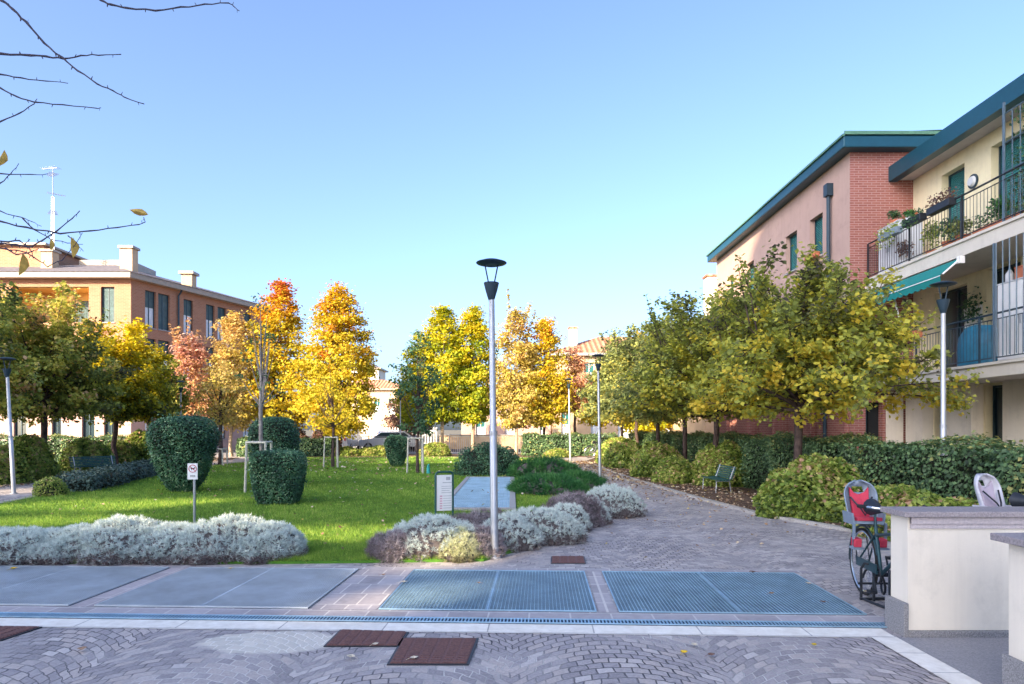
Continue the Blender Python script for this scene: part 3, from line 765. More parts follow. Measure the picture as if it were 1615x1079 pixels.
# rotated paving frame: u along the white strip, v away from the camera
PA = R(2.4); PO = Vector((1.26, 5.43))
def uv(u, v): return (PO.x + u * math.cos(PA) + v * math.sin(PA), PO.y - u * math.sin(PA) + v * math.cos(PA))
def uvrect(u0, u1, v0, v1): return [uv(u0, v0), uv(u1, v0), uv(u1, v1), uv(u0, v1)]
sheet('white_stone_strip', uvrect(-12, 1.76, 0.0, 0.25), 0.008, M['white_strip'])
sheet('white_stone_strip_side', [(2.80, -4), (3.01, -4), (3.02, 5.36), (2.82, 5.36)], 0.012, M['white_strip'])
sheet('slab_row_front', uvrect(-12, 1.95, 0.42, 0.645), 0.008, M['pavers'])
sheet('slab_row_back', uvrect(-12, 2.02, 2.40, 2.56), 0.008, M['pavers'])
sheet('slab_row_between', uvrect(-3.13, -2.52, 0.65, 2.395), 0.008, slabs('slabs_between', (0.35, 0.325, 0.345), 0.215, 0.42, (0.66, 0.63, 0.6), ms=0.008, off=0.3))
sheet('slab_row_middle', uvrect(-0.51, -0.35, 0.65, 2.395), 0.008, slabs('slabs_middle', (0.35, 0.325, 0.345), 0.3, 0.38, (0.66, 0.63, 0.6), ms=0.012, off=0.0))
sheet('slab_row_left', uvrect(-5.38, -5.17, 0.65, 2.395), 0.008, slabs('slabs_left', (0.36, 0.32, 0.335), 0.3, 0.38, (0.6, 0.58, 0.56), ms=0.008, off=0.0))
sheet('granite_floor', [(3.03, -4), (12, -4), (12, 5.36), (3.03, 5.36)], 0.008, M['granite_floor'])

# ------------------------------------------------------------------ gratings and covers
def grating(label, u0, u1, v0, v1, pitch=0.034, group='floor gratings in the paving', seams=2, dense=0):
    cx, cy = uv((u0 + u1) / 2, (v0 + v1) / 2)
    t = thing('floor_grating', label, 'grating', (cx, cy, 0), -PA, group)
    W, D = (u1 - u0), (v1 - v0); zt = 0.0165 if dense == 0 else .020; zb = 0.0085; pitch = pitch if dense == 0 else .022
    p = MB(); p.box(-W / 2, W / 2, -D / 2, D / 2, 0.0045, 0.0075); p.build('pit_shade_sheet', M['pit'], t)  # dark sheet laid on the paving; the pit's shade is put into its colour
    f = MB(); e = 0.012
    f.box(-W / 2, W / 2, -D / 2, -D / 2 + e, zb, zt + .002); f.box(-W / 2, W / 2, D / 2 - e, D / 2, zb, zt + .002)
    f.box(-W / 2, -W / 2 + e, -D / 2 + e, D / 2 - e, zb, zt + .002); f.box(W / 2 - e, W / 2, -D / 2 + e, D / 2 - e, zb, zt + .002)
    for i in range(1, seams):
        x = -W / 2 + W * i / seams; f.box(x - .008, x + .008, -D / 2 + e, D / 2 - e, zb, zt + .001)
    f.build('frame', M['grate_pale'] if dense else M['grate'], t)
    g = MB(); b = 0.0022
    nx = int((W - 2 * e) / pitch); ny = int((D - 2 * e) / pitch)
    for i in range(1, nx):
        x = -W / 2 + e + (W - 2 * e) * i / nx; g.box(x - b, x + b, -D / 2 + e, D / 2 - e, zb, zt)
    for j in range(1, ny):
        y = -D / 2 + e + (D - 2 * e) * j / ny; g.box(-W / 2 + e, W / 2 - e, y - b * .8, y + b * .8, zt - .0035, zt - .001)
    g.build('mesh_bars', M['grate_pale'] if dense else M['grate'], t)
    return t
grating('dark blue steel floor grating directly in front of the tall lamp post', -2.50, -0.53, 0.66, 2.385)
grating('blue-grey steel floor grating nearest the parked bicycle', -0.33, 1.84, 0.66, 2.385)
grating('pale steel floor grating left of the wide slab band, before the left silver shrubs', -5.15, -3.15, 0.66, 2.385, dense=1)
grating('pale steel floor grating at the left edge of the photo', -7.6, -5.40, 0.66, 2.385, dense=1)
# grating set in the lawn with a concrete rim
t = thing('lawn_grating', 'long grey grating with a concrete rim set in the lawn behind the notice board', 'grating', (-0.70, 17.8, 0))
m_ = MB(); W2, D2 = 0.78, 4.4
for a in ((-W2, -W2 + .13, -D2, D2), (W2 - .13, W2, -D2, D2), (-W2 + .13, W2 - .13, -D2, -D2 + .13), (-W2 + .13, W2 - .13, D2 - .13, D2)): m_.box(*a, 0.0, 0.09)
m_.build('rim', M['concrete'], t, bevel=0.01)
m_ = MB(); m_.box(-W2 + .13, W2 - .13, -D2 + .13, D2 - .13, 0.036, 0.05); m_.build('pit_shade_sheet', M['pit'], t)
m_ = MB()
for i in range(1, 30):
    x = -W2 + .13 + (2 * W2 - .26) * i / 30; m_.box(x - .004, x + .004, -D2 + .13, D2 - .13, .052, .078)
for j in range(1, 110):
    y = -D2 + .13 + (2 * D2 - .26) * j / 110; m_.box(-W2 + .13, W2 - .13, y - .004, y + .004, .054, .079)
m_.build('mesh_bars', M['grate'], t)
# drain channel
cx, cy = uv(-5.0, 0.335)
t = thing('drain_channel', 'narrow slotted drain channel running behind the white stone strip', 'drain', (cx, cy, 0), -PA)
m_ = MB(); m_.box(-7.0, 7.05, -.065, .065, .0045, .009); m_.build('channel', M['pit'], t)
m_ = MB(); m_.box(-7.0, 7.05, -.068, -.052, .010, .018); m_.box(-7.0, 7.05, .052, .068, .010, .018)
for i in range(470): m_.box(-7.0 + i * .03, -7.0 + i * .03 + .012, -.052, .052, .010, .017)
m_.build('slotted_cover', M['grate'], t)
def cover(label, poly, ribs=6):
    cx = sum(p[0] for p in poly) / 4; cy = sum(p[1] for p in poly) / 4
    t = thing('manhole_cover', label, 'manhole cover', (cx, cy, 0), 0, 'rusty manhole covers')
    m_ = MB(); P = [(p[0] - cx, p[1] - cy) for p in poly]; m_.prism(P, .005, .013)
    m_.build('frame', M['iron'], t)
    P2 = [(p[0] * .94, p[1] * .94) for p in P]; m_ = MB(); m_.prism(P2, .0132, .018)
    w0 = max(p[0] for p in P2); 
    nn = ribs
    for i in range(nn):
        for j in range(nn * 2):
            fx0, fx1 = (i + .12) / nn, (i + .88) / nn; fy0, fy1 = (j + .2) / nn / 2, (j + .8) / nn / 2
            def bl(a, b): 
                p = Vector(P2[0]) * (1 - a) * (1 - b) + Vector(P2[1]) * a * (1 - b) + Vector(P2[2]) * a * b + Vector(P2[3]) * (1 - a) * b
                return (p.x, p.y)
            m_.prism([bl(fx0, fy0), bl(fx1, fy0), bl(fx1, fy1), bl(fx0, fy1)], .0185, .022)
    m_.build('plate', M['rust'], t)
cover('rusty square manhole cover nearest the camera, below and right of the other', [(-.87, 4.74), (-.30, 4.74), (-.26, 5.34), (-.86, 5.34)])
cover('rusty square manhole cover touching the white stone strip', [(-1.42, 5.14), (-.85, 5.14), (-.83, 5.50), (-1.40, 5.56)])
cover('rusty manhole cover cut off by the left edge of the photo', [(-4.55, 5.28), (-3.95, 5.28), (-3.88, 5.64), (-4.5, 5.66)])
cover('small dark drain cover in the cobbles just right of the tall lamp post', [(.47, 8.3), (.90, 8.3), (.93, 8.75), (.50, 8.75)], 4)

# ------------------------------------------------------------------ lawn grass
def in_poly(P, poly):
    x, y = P[:, 0], P[:, 1]; ins = np.zeros(len(P), bool); j = len(poly) - 1
    for i in range(len(poly)):
        xi, yi = poly[i]; xj, yj = poly[j]
        c = ((yi > y) != (yj > y)) & (x < (xj - xi) * (y - yi) / (yj - yi + 1e-12) + xi); ins ^= c; j = i
    return ins
rng = np.random.default_rng(3)
n = 900000
u_ = rng.uniform(0, 1, n); yy = 8.2 * (38.6 / 8.2) ** (u_ ** 1.25)
xx = rng.uniform(-0.78, 0.2, n) * yy
Pg = np.stack([xx, yy, np.full(n, .035)], 1)
k = in_poly(Pg, LAWN) & ~((np.abs(Pg[:, 0] + .70) < .80) & (np.abs(Pg[:, 1] - 17.8) < 4.42)) & (Pg[:, 0] > -14)
Pg = Pg[k][:330000]; n = len(Pg)
sc_ = np.clip(Pg[:, 1] / 12, 0.7, 3.0)
Dg = unit(rng.normal(size=(n, 3)) * .45 + np.array([0, 0, 1.0]))
pt = np.sin(Pg[:, 0] * 1.7 + 2 * np.sin(Pg[:, 1] * .6)) * .5 + np.sin(Pg[:, 1] * 1.3 + Pg[:, 0] * .7) * .5
clump = np.sin(Pg[:, 0] * 9 + 3 * np.sin(Pg[:, 1] * 4)) * np.sin(Pg[:, 1] * 8)
Vg, Fg = blades(Pg, Dg, 0.055 * (1 + .25 * pt + .25 * clump) * (0.85 + .15 * sc_), 0.0075 * sc_, rng)
Tg = .44 + .16 * pt + .16 * clump + rng.normal(0, .22, n) + (rng.uniform(0, 1, n) > .975) * .4
g = npmesh('lawn_grass', Vg, Fg, Tg, [L['grass']]); stuff(g, 'short bright green lawn grass', 'grass')

# ------------------------------------------------------------------ leaf litter
rng = np.random.default_rng(4)
pr = np.array([(5.45, 10.77), (4.69, 13.0), (4.31, 16.2), (3.94, 21), (3.74, 25), (3.64, 34)])
def along(poly, n, off_lo, off_hi, pw=1.0, bias=1.0):
    poly = np.array(poly); d = np.linalg.norm(np.diff(poly, axis=0), axis=1); c = np.concatenate([[0], np.cumsum(d)])
    s = (rng.uniform(0, 1, n) ** bias) * c[-1]; i = np.clip(np.searchsorted(c, s) - 1, 0, len(d) - 1); f = (s - c[i]) / d[i]
    P = poly[i] * (1 - f)[:, None] + poly[i + 1] * f[:, None]; dr = (poly[i + 1] - poly[i]) / d[i][:, None]
    nrm = np.stack([dr[:, 1], -dr[:, 0]], 1); o = off_lo + (off_hi - off_lo) * rng.uniform(0, 1, n) ** pw
    return P + nrm * o[:, None]
A1 = along(pr, 3600, 0.1, 1.9, 1.0, 1.2); A2 = -1 * along(pr, 1300, 0.0, -1.3, 2.2, 0.7) * -1
A3 = along([(-14.2, 14.0), (-14.7, 20), (-15.1, 24.5), (-15.5, 30), (-15.2, 36)], 2600, -1.6, 0.6, 1)
A4 = np.stack([rng.uniform(2.7, 3.9, 160), rng.uniform(9, 33, 160)], 1); A6 = np.stack([rng.uniform(-13, 2.4, 900), rng.uniform(24, 38.5, 900)], 1); A7 = np.stack([rng.uniform(-9, 1, 240), rng.uniform(8.6, 24, 240)], 1)
A5 = np.stack([rng.uniform(-3, 3.4, 90), rng.uniform(8.6, 13, 90)], 1)
PL = np.vstack([A1, A2, A3, A4, A5, A6, A7]); PL = np.hstack([PL, rng.uniform(.02, .05, (len(PL), 1))])
lawnm = in_poly(PL, LAWN); PL[lawnm, 2] += .062
nrm_ = len(PL); Vl, Fl = leaf_quads(PL, 0.075 * np.clip(PL[:, 1:2] / 16, .8, 1.6), rng, up=2.2)
lt = npmesh('fallen_leaf_litter', Vl, Fl, rng.uniform(0, 1, nrm_), [L['litter']]); stuff(lt, 'brown and tan fallen leaf litter along the bed edges', 'leaf litter')
def ground_at(px, py): Y = 1777 / (py - 676); return ((px - 807.5) * Y / 1077, Y)
leaf_specs = [(1095, 1022, 1, .07, 'pale cream fallen leaf on the cobbles above the yellow one'), (1079, 1034, 2, .075, 'bright yellow fallen leaf on the front cobbles below the pale one'),
              (1284, 1022, 2, .06, 'yellow fallen leaf on the cobbles toward the right wall'), (1122, 1038, 0, .07, 'dull brown fallen leaf right of the bright yellow leaf'),
              (1187, 907, 0, .10, 'large brown curled leaf at the back edge of the right grating'), (1275, 925, 1, .08, 'pale fallen leaf at the right corner of the right grating'),
              (1217, 941, 3, .07, 'tan fallen leaf in the middle of the right grating'), (1298, 955, 0, .07, 'dark brown leaf near the front right corner of the right grating'),
              (637, 923, 1, .09, 'pale dry leaf at the left of the middle grating'), (755, 924, 3, .06, 'tan leaf in the middle of the centre grating'),
              (605, 911, 3, .07, 'tan leaf on the slab band between the gratings'), (653, 1043, 1, .07, 'dry pale leaf lying on the nearest manhole cover'),
              (553, 1041, 1, .08, 'pale leaf on the dark joints left of the nearest manhole cover'), (129, 1029, 3, .09, 'tan crumpled leaf on the cobbles near the left cover'),
              (592, 1021, 1, .06, 'pale leaf at the lower edge of the upper manhole cover'), (22, 901, 2, .10, 'yellow leaf under the silver shrubs at far left'),
              (363, 901, 2, .06, 'yellow leaf at the foot of the left silver shrubs')]
LM = [plain('leaf_brown', (.16, .09, .07)), plain('leaf_cream', (.60, .53, .42)), plain('leaf_yellow', (.62, .42, .02)), plain('leaf_tan', (.36, .22, .13))]
for i, (px, py, mi, sz, lab) in enumerate(leaf_specs):
    x, y = ground_at(px, py); zz = .022 if 895 < py < 968 else .014
    a = random.uniform(0, 6.28); mb = MB()
    prof = [(-.5, 0), (-.2, .30), (.12, .34), (.5, 0), (.12, -.34), (-.2, -.30)]
    pts = [(p[0] * sz, p[1] * sz, .004 + abs(p[1]) * sz * .55 + (.012 if abs(p[0]) > .4 else 0)) for p in prof]
    mb.face([pts[0], pts[1], (0.0, 0, .004), pts[5]]); mb.face([pts[1], pts[2], (0, 0, .004)]); mb.face([pts[2], pts[3], pts[4], (0, 0, .004)]); mb.face([pts[5], (0, 0, .004), pts[4]])
    mb.tube([(-.5 * sz, 0, .014), (-.85 * sz, .05 * sz, .006)], .0015, 4)
    o = mb.build('fallen_leaf', LM[mi]); o.location = (x, y, zz); o.rotation_euler = (0, 0, a); tag(o, lab, 'leaf', 'single leaves lying on the paving')

# ================================================================== BUILDINGS
X_, Y_ = Vector((1, 0, 0)), Vector((0, 1, 0))
# ---- shade-giving wall behind the viewpoint, to the left (added, unseen; openings pass sun patches)
t = thing('shade_wall', 'tall unseen wall with openings, added behind the viewpoint to shade the garden', 'building', (-30, -38, 0))
m_ = MB(); SHB_Y = -38.0; TA = math.tan(R(SUN_AZ)); TE = math.tan(R(SUN_EL)) / math.cos(R(SUN_AZ))
def shade_hole(x0, x1, y0, y1):
    """opening whose sun patch falls on the ground rectangle x0..x1, y0..y1"""
    ym = (y0 + y1) / 2; sx = (ym - SHB_Y) * TA
    return (x0 - sx, x1 - sx, (y0 - SHB_Y) * TE, (y1 - SHB_Y) * TE)
sh = [shade_hole(*q) for q in [(-10.6, -6.6, 13.3, 15.6), (-9.6, -7.0, 11.2, 12.7), (-4.2, -1.6, 9.5, 11.4), (-1.6, -.5, 6.2, 7.2), (-1.3, -.2, 8.0, 9.2), (-14.2, -11.8, 16.6, 19.4)]]
XR = 9.6 - (28.0 - SHB_Y) * TA                     # the corner whose shadow falls across the pink wall
HB = (31.0 - SHB_Y) * TE; HR = 9.6 + (22.75 - SHB_Y) * TE
for (xa, xb, hh) in ((-88, XR - .02, HB), (XR, -19, HR)):
    hl = [(a - xa, b - xa, c, d) for a, b, c, d in sh if a > xa and b < xb]
    wall(m_, (xa, SHB_Y), X_, Y_, xb - xa, 0, hh, hl, 0.15); wall(m_, (xa, SHB_Y - .15), X_, -Y_, xb - xa, 0, hh, hl, 0.0)
m_.box(XR + .2, XR + 2.2, SHB_Y - 2.5, SHB_Y - .16, HR - 3, 9.0 + (27.2 - SHB_Y) * TE)
m_.build('wall', M['cream'], t, world=True)
m_ = MB(); m_.box(-88, XR - .02, SHB_Y - .16, SHB_Y + .01, HB + .01, HB + .2); m_.box(XR, -19, SHB_Y - .16, SHB_Y + .01, HR + .01, HR + .2); m_.build('coping', M['fascia'], t, world=True)

# ---- cream apartment building (right)
B = thing('apartment_building', 'cream apartment building with two railed balconies at the right edge, against the brick building', 'building', (11.4, 12, 0))
cw = [(17.2, 18.12, 5.95, 8.35), (14.95, 16.25, 5.95, 8.35), (12.2, 13.3, 5.95, 8.35), (17.1, 18.4, 3.10, 5.3), (15.3, 16.4, 3.10, 5.45), (12.2, 13.5, 3.1, 5.3),
      (17.5, 18.42, 0.05, 2.68), (15.5, 16.45, .05, 2.68), (12.5, 13.9, .05, 2.6)]
m_ = MB(); HC = [(a - 3, b - 3, c, d) for a, b, c, d in cw]
wall(m_, (11.4, 3), Y_, -X_, 16.398, 0, 8.70, HC, 0.25)
m_.face([(11.4, 3, 0), (20, 3, 0), (20, 3, 8.7), (11.4, 3, 8.7)])
m_.build('wall', M['cream'], B, world=True)
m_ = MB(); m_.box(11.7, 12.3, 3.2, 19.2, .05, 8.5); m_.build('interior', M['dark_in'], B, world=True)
for i, h in enumerate(HC):
    window(B, (11.4, 3), Y_, -X_, h, 'shutter' if i in (0, 1, 2) else 'glass', 0.25, 'teal_slat', sill=False)
m_ = MB()
for a, b in ((16.45, 17.5), (18.42, 19.3), (13.9, 15.5)): m_.box(11.10, 11.397, a + .05, b - .05, 0, 2.725)
m_.build('pillar', M['cream_low'], B, world=True)
m_ = MB(); m_.box(10.95, 20, 3, 19.39, 8.705, 8.80); m_.build('soffit', M['soffit'], B, world=True)
m_ = MB(); m_.box(10.80, 20, 2.9, 19.46, 8.80, 9.10)
m_.xprism([(0, 0)] * 0 or [(10.70, 8.66), (10.95, 8.66), (10.95, 8.795), (10.82, 8.80), (10.79, 9.08), (10.70, 9.08)], 2.9, 19.46, 0, Matrix(((0, 1, 0, 0), (1, 0, 0, 0), (0, 0, 1, 0), (0, 0, 0, 1))))
m_.build('roof_fascia', M['fascia'], B, world=True)
m_ = MB(); m_.prism([(10.9, 2.9), (20, 2.9), (20, 19.4), (10.9, 19.4)], 9.105, 9.2); m_.box(12.3, 12.95, 18.7, 19.3, 9.2, 10.1); m_.build('chimney', M['peach'], B, world=True)
m_ = MB(); m_.box(10.03, 11.398, 3, 19.395, 5.50, 5.85); m_.box(9.99, 10.03, 3, 19.39, 5.80, 5.86)
b1 = m_.build('balcony', M['white_slab'], B, world=True)
railing('railing', b1, [(10.09, 19.35), (10.09, 3.2)], 5.87, 1.0, post=1.9)
m_ = MB(); m_.box(10.03, 11.398, 3, 19.395, 2.73, 3.03); m_.box(9.99, 10.03, 3, 19.39, 2.98, 3.04)
b2 = m_.build('balcony', M['white_slab'], B, world=True)
railing('railing', b2, [(10.09, 19.35), (10.09, 3.2)], 3.05, 1.0, mat=M['lamp_dark'], post=2.1)
# tall privacy grille at the right of the upper balcony and lower balcony
m_ = MB()
for i in range(15): m_.tube([(10.1, 14.0 - i * .22, 5.86), (10.1, 14.0 - i * .22, 8.1)], .012, 5)
for z in (6.9, 7.5, 8.1): m_.tube([(10.1, 14.03, z), (10.1, 10.9, z)], .016, 5)
m_.box(10.08, 10.12, 14.0, 14.04, 5.86, 8.35); m_.build('privacy_grille', M['rail_grey'], b1, world=True)
m_ = MB()
for i in range(9): m_.tube([(10.0, 14.1 - i * .19, 3.15), (10.0, 14.1 - i * .19, 5.48)], .013, 6)
m_.box(9.98, 10.02, 14.14, 14.18, 3.05, 5.49); m_.build('privacy_grille', M['rail_grey'], b2, world=True)
# awning
AW0, AW1 = 15.3, 19.15
m_ = MB(); nseg = 40
def awp(y, f): return (10.02 - .42 * f, y, 5.46 - .36 * f)
for i in range(nseg):
    y0, y1 = AW0 + (AW1 - AW0) * i / nseg, AW0 + (AW1 - AW0) * (i + 1) / nseg
    m_.face([awp(y0, 0), awp(y1, 0), awp(y1, 1), awp(y0, 1)]); m_.face([(p[0], p[1], p[2] - .012) for p in (awp(y0, 1), awp(y1, 1), awp(y1, 0), awp(y0, 0))])
aw = m_.build('awning', M['awning'], B, world=True)
m_ = MB(); nseg = 132
for i in range(nseg):
    y0, y1 = AW0 + (AW1 - AW0) * i / nseg, AW0 + (AW1 - AW0) * (i + 1) / nseg
    d0 = .17 + .045 * abs(math.sin(i / nseg * math.pi * 16)); d1 = .17 + .045 * abs(math.sin((i + 1) / nseg * math.pi * 16)); x = 9.598
    m_.frame((x, y0, 5.10 - (d0 + d1) / 2), (0, y1 - y0, 0), (.006, 0, 0), (0, 0, (d0 + d1) / 2))
va = m_.build('valance', M['awning'], aw, world=True)
m_ = MB(); m_.box(9.588, 9.596, AW0, AW1, 5.065, 5.085); m_.build('stripe', M['white'], aw, world=True)
m_ = MB(); m_.box(9.94, 10.06, AW0 - .14, AW0 - .03, 5.33, 5.49); m_.tube([(10.02, AW0 - .08, 5.46), (9.62, AW0 - .05, 5.1)], .022, 6); m_.build('awning_arm', M['white'], aw, world=True); m_ = MB(); m_.tube([(10.0, 18.0, 5.4), (9.9, 17.4, 4.35)], .025, 6); m_.build('awning_arm', M['white'], aw, world=True)
m_ = MB(); m_.tube([(11.395, 16.85, 7.75), (11.30, 16.85, 7.75)], [.15, .10], 20); wl = m_.build('wall_lamp', M['offwhite'], B, world=True, smooth=True)
m_ = MB(); m_.tube([(11.396, 16.85, 7.75), (11.36, 16.85, 7.75)], .175, 20); m_.build('bezel', M['lamp_dark'], wl, world=True)

# ---- brick building
K = thing('brick_building', 'red brick and pink stucco building with dark teal eaves right of the garden', 'building', (9.6, 25, 0))
ph = [(21.1, 22.0, 7.05, 8.35), (23.0, 23.95, 7.05, 8.35), (27.1, 27.95, 7.05, 8.35), (29.6, 30.4, 7.05, 8.35), (21.1, 22.0, 4.1, 5.6), (23.0, 23.95, 4.1, 5.6), (27.1, 27.95, 4.1, 5.6), (29.6, 30.4, 4.1, 5.6)]
PH = [(a - 19.4, b - 19.4, c, d) for a, b, c, d in ph]
m_ = MB(); wall(m_, (9.6, 19.4), Y_, -X_, 12.6, 3.05, 9.5, PH, 0.22)
m_.face([(9.6, 32, 0), (20, 32, 0), (20, 32, 9.5), (9.6, 32, 9.5)]); m_.build('wall', M['pink'], K, world=True)
m_ = MB(); GH = [(21.2, 21.6), (23.7, 24.8), (26.5, 27.5), (29.1, 30.1)]
wall(m_, (9.6, 19.4), Y_, -X_, 12.6, 0, 3.05, [(a - 19.4, b - 19.4, 0.02, 2.8) for a, b in GH], 0.6)
wall(m_, (9.6, 19.4), X_, -Y_, 10.4, 0, 9.5, [(.45, .92, .02, 2.4)], 0.3)
for a, b in ((19.45, 21.15), (21.65, 22.9), (24.85, 26.0), (27.55, 28.7), (30.15, 31.4)): m_.box(9.47, 9.597, a, b, 0, 2.95)
m_.build('brick_wall', M['brick_red'], K, world=True)
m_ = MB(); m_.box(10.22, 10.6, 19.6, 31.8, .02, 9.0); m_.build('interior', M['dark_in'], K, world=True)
for h in PH: window(K, (9.6, 19.4), Y_, -X_, h, 'shutter', 0.22, 'teal_slat', sill=True)
m_ = MB(); m_.box(10.08, 10.48, 19.66, 19.7, .05, 2.38); m_.build('door', M['frame_dark'], K, world=True)
m_ = MB(); m_.box(10.62, 11.1, 19.365, 19.397, 0, 2.7); m_.build('render_panel', M['cream_low'], K, world=True)
m_ = MB(); m_.box(9.25, 20.2, 19.05, 32.35, 9.505, 9.84); m_.build('roof_fascia', M['fascia'], K, world=True, bevel=.03)
m_ = MB(); m_.face([(9.2, 19.0, 9.86), (20.2, 19.0, 10.3), (20.2, 32.4, 10.3), (9.2, 32.4, 9.86)]); m_.box(9.2, 9.26, 19.0, 32.4, 9.80, 9.86); m_.box(9.26, 20.2, 19.0, 19.04, 9.845, 9.94)
m_.build('roof', M['roof_teal'], K, world=True)
m_ = MB(); m_.tube([(9.50, 20.5, 3.0), (9.50, 20.5, 8.7)], .055, 10); m_.box(9.40, 9.59, 20.38, 20.62, 8.62, 8.98); m_.tube([(9.39, 20.5, 0), (9.39, 20.5, 3.02)], .055, 10); m_.build('downpipe', M['lamp_dark'], K, world=True)
m_ = MB(); m_.box(9.44, 9.468, 20.9, 21.1, 2.1, 2.42); m_.build('number_plate', M['white'], K, world=True)
# window box on the sill
t = thing('window_box', 'terracotta window box under the second-floor window of the brick building', 'planter', (9.5, 21.55, 6.99))
m_ = MB(); m_.box(-.13, .07, -.35, .35, 0.01, .17); m_.build('trough', M['terracotta'], t, bevel=.01)

# ---- left brick building
SA = R(18.6); UR = Vector((math.sin(SA), math.cos(SA), 0)); NR = Vector((math.cos(SA), -math.sin(SA), 0)); CX, CY = -24.0, 43.0
G = thing('brick_apartment_building', 'pale brick apartment building with open yellow loggia and chimneys behind the left trees', 'building', (CX, CY, 0))
fh = [(10.1, 10.95, 8.35, 10.58), (10.1, 10.95, 5.2, 7.4), (1.5, 2.4, 8.35, 10.58), (4.5, 5.4, 5.2, 7.4), (7.6, 8.5, 5.2, 7.4), (1.5, 2.4, 5.2, 7.4),
      (4.6, 5.4, .9, 2.9), (1.2, 2.4, .9, 2.9), (7.0, 7.6, .9, 2.9), (8.9, 9.7, .9, 2.9), (10.3, 11.1, .9, 2.9)]
log = (4.5, 9.35, 8.35, 10.58, 1.8)
m_ = MB(); wall(m_, (-36, 43), X_, -Y_, 12.0, 3.1, 11.06, [h for h in fh if h[2] > 3.1] + [log], .2, 0, 0)
rh = [(1.07, 1.92), (2.12, 3.07), (4.28, 5.14), (6.36, 7.2), (7.5, 8.36), (10.2, 11.1), (12.2, 13.1)]
RH = [(a, b, 8.2, 10.6) for a, b in rh] + [(a, b, 5.15, 7.5) for a, b in rh] + [(a, b, .9, 2.9) for a, b in rh]
wall(m_, (CX, CY), UR, NR, 14.0, 3.1, 11.06, [h for h in RH if h[2] > 3.1], .2)
m_.build('wall', M['brick_pale'], G, world=True)
m_ = MB(); wall(m_, (-36, 43), X_, -Y_, 12.0, 0, 3.1, [h for h in fh if h[2] < 3.1], .2); wall(m_, (CX, CY), UR, NR, 14.0, 0, 3.1, [h for h in RH if h[2] < 3.1], .2)
m_.build('ground_floor_wall', M['pink'], G, world=True)
m_ = MB(); m_.box(-31.495, -26.655, 44.82, 44.9, 8.36, 10.57); m_.box(-31.49, -31.46, 43.15, 44.8, 8.36, 10.57); m_.box(-26.69, -26.66, 43.15, 44.8, 8.36, 10.57); m_.box(-31.45, -26.7, 43.15, 44.8, 10.52, 10.565)
m_.build('loggia_lining', M['ochre'], G, world=True)
m_ = MB(); m_.box(-29.6, -26.8, 44.72, 44.815, 8.4, 10.0); m_.build('loggia_window', M['grey_slat'], G, world=True)
railing('loggia_railing', G, [(-31.4, 43.06), (-26.7, 43.06)], 8.36, .95, pitch=.14)
for i, h in enumerate(fh): window(G, (-36, 43), X_, -Y_, h, 'half' if h[2] > 3.1 else 'glass', .2, 'grey_slat' if h[2] > 3 else 'blue_slat', split=.03 if i == 0 else 0)
for i, h in enumerate(RH): window(G, (CX, CY), UR, NR, h, 'half', .2, 'grey_slat', split=.03 if i == 1 else .55)
m_ = MB(); e1 = Vector((CX, CY, 0)) + UR * 14.3
o_ = lambda p, d: p
m_.prism([(-36.5, 42.45), (-23.75, 42.45), (e1.x + .55, e1.y), (-36.5, 58)], 11.065, 11.40); m_.build('eaves', M['gutter'], G, world=True)
m_ = MB(); apx = [(-36.5, 42.4, 11.405), (-23.7, 42.4, 11.405), (e1.x + .6, e1.y, 11.405), (-36.5, 58, 11.405)]; r1, r2, r3 = (-36.5, 47.2, 12.95), (-27.4, 47.2, 12.95), (-24.6, 56, 12.95)
m_.face([apx[0], apx[1], r2, r1]); m_.face([apx[1], apx[2], r3, r2]); m_.face([apx[0], r1, r2, r3, apx[2], apx[3]]); m_.build('roof', M['roof_grey'], G, world=True)
m_ = MB(); m_.box(-25.45, -24.65, 44.3, 45.0, 11.5, 13.35); c1 = m_.build('chimney', M['peach'], G, world=True); m_ = MB(); m_.box(-25.55, -24.55, 44.2, 45.1, 13.36, 13.52); m_.build('chimney_cap', M['gutter'], c1, world=True)
m_ = MB(); m_.box(-31.0, -30.25, 44.9, 45.6, 11.8, 13.3); c1 = m_.build('chimney', M['peach'], G, world=True); m_ = MB(); m_.box(-31.1, -30.15, 44.8, 45.7, 13.31, 13.45); m_.build('chimney_cap', M['gutter'], c1, world=True)
m_ = MB(); m_.box(-23.35, -22.6, 48.2, 48.9, 11.5, 12.55); c1 = m_.build('chimney', M['peach'], G, world=True); m_ = MB(); m_.box(-23.5, -22.45, 48.05, 49.05, 12.56, 12.75); m_.build('chimney_cap', M['gutter'], c1, world=True)
m_ = MB(); m_.box(-40, -31.4, 45.8, 52, 11.6, 13.9); ub = m_.build('upper_storey', M['brick_pale'], G, world=True); m_ = MB(); m_.box(-40, -31.1, 45.5, 52.2, 13.91, 14.05); m_.build('coping', M['gutter'], ub, world=True)
m_ = MB(); m_.box(-30.2, -26.6, 47.6, 51, 12.2, 13.4); m_.build('roof_parapet', M['gutter'], G, world=True)
P1 = Vector((CX, CY, 0)) + UR * 3.75 + NR * .09; m_ = MB(); m_.tube([P1 + Z * .1, P1 + Z * 10.7, P1 + Z * 11.06 + NR * .3], .06, 8); m_.build('downpipe', M['frame_dark'], G, world=True)
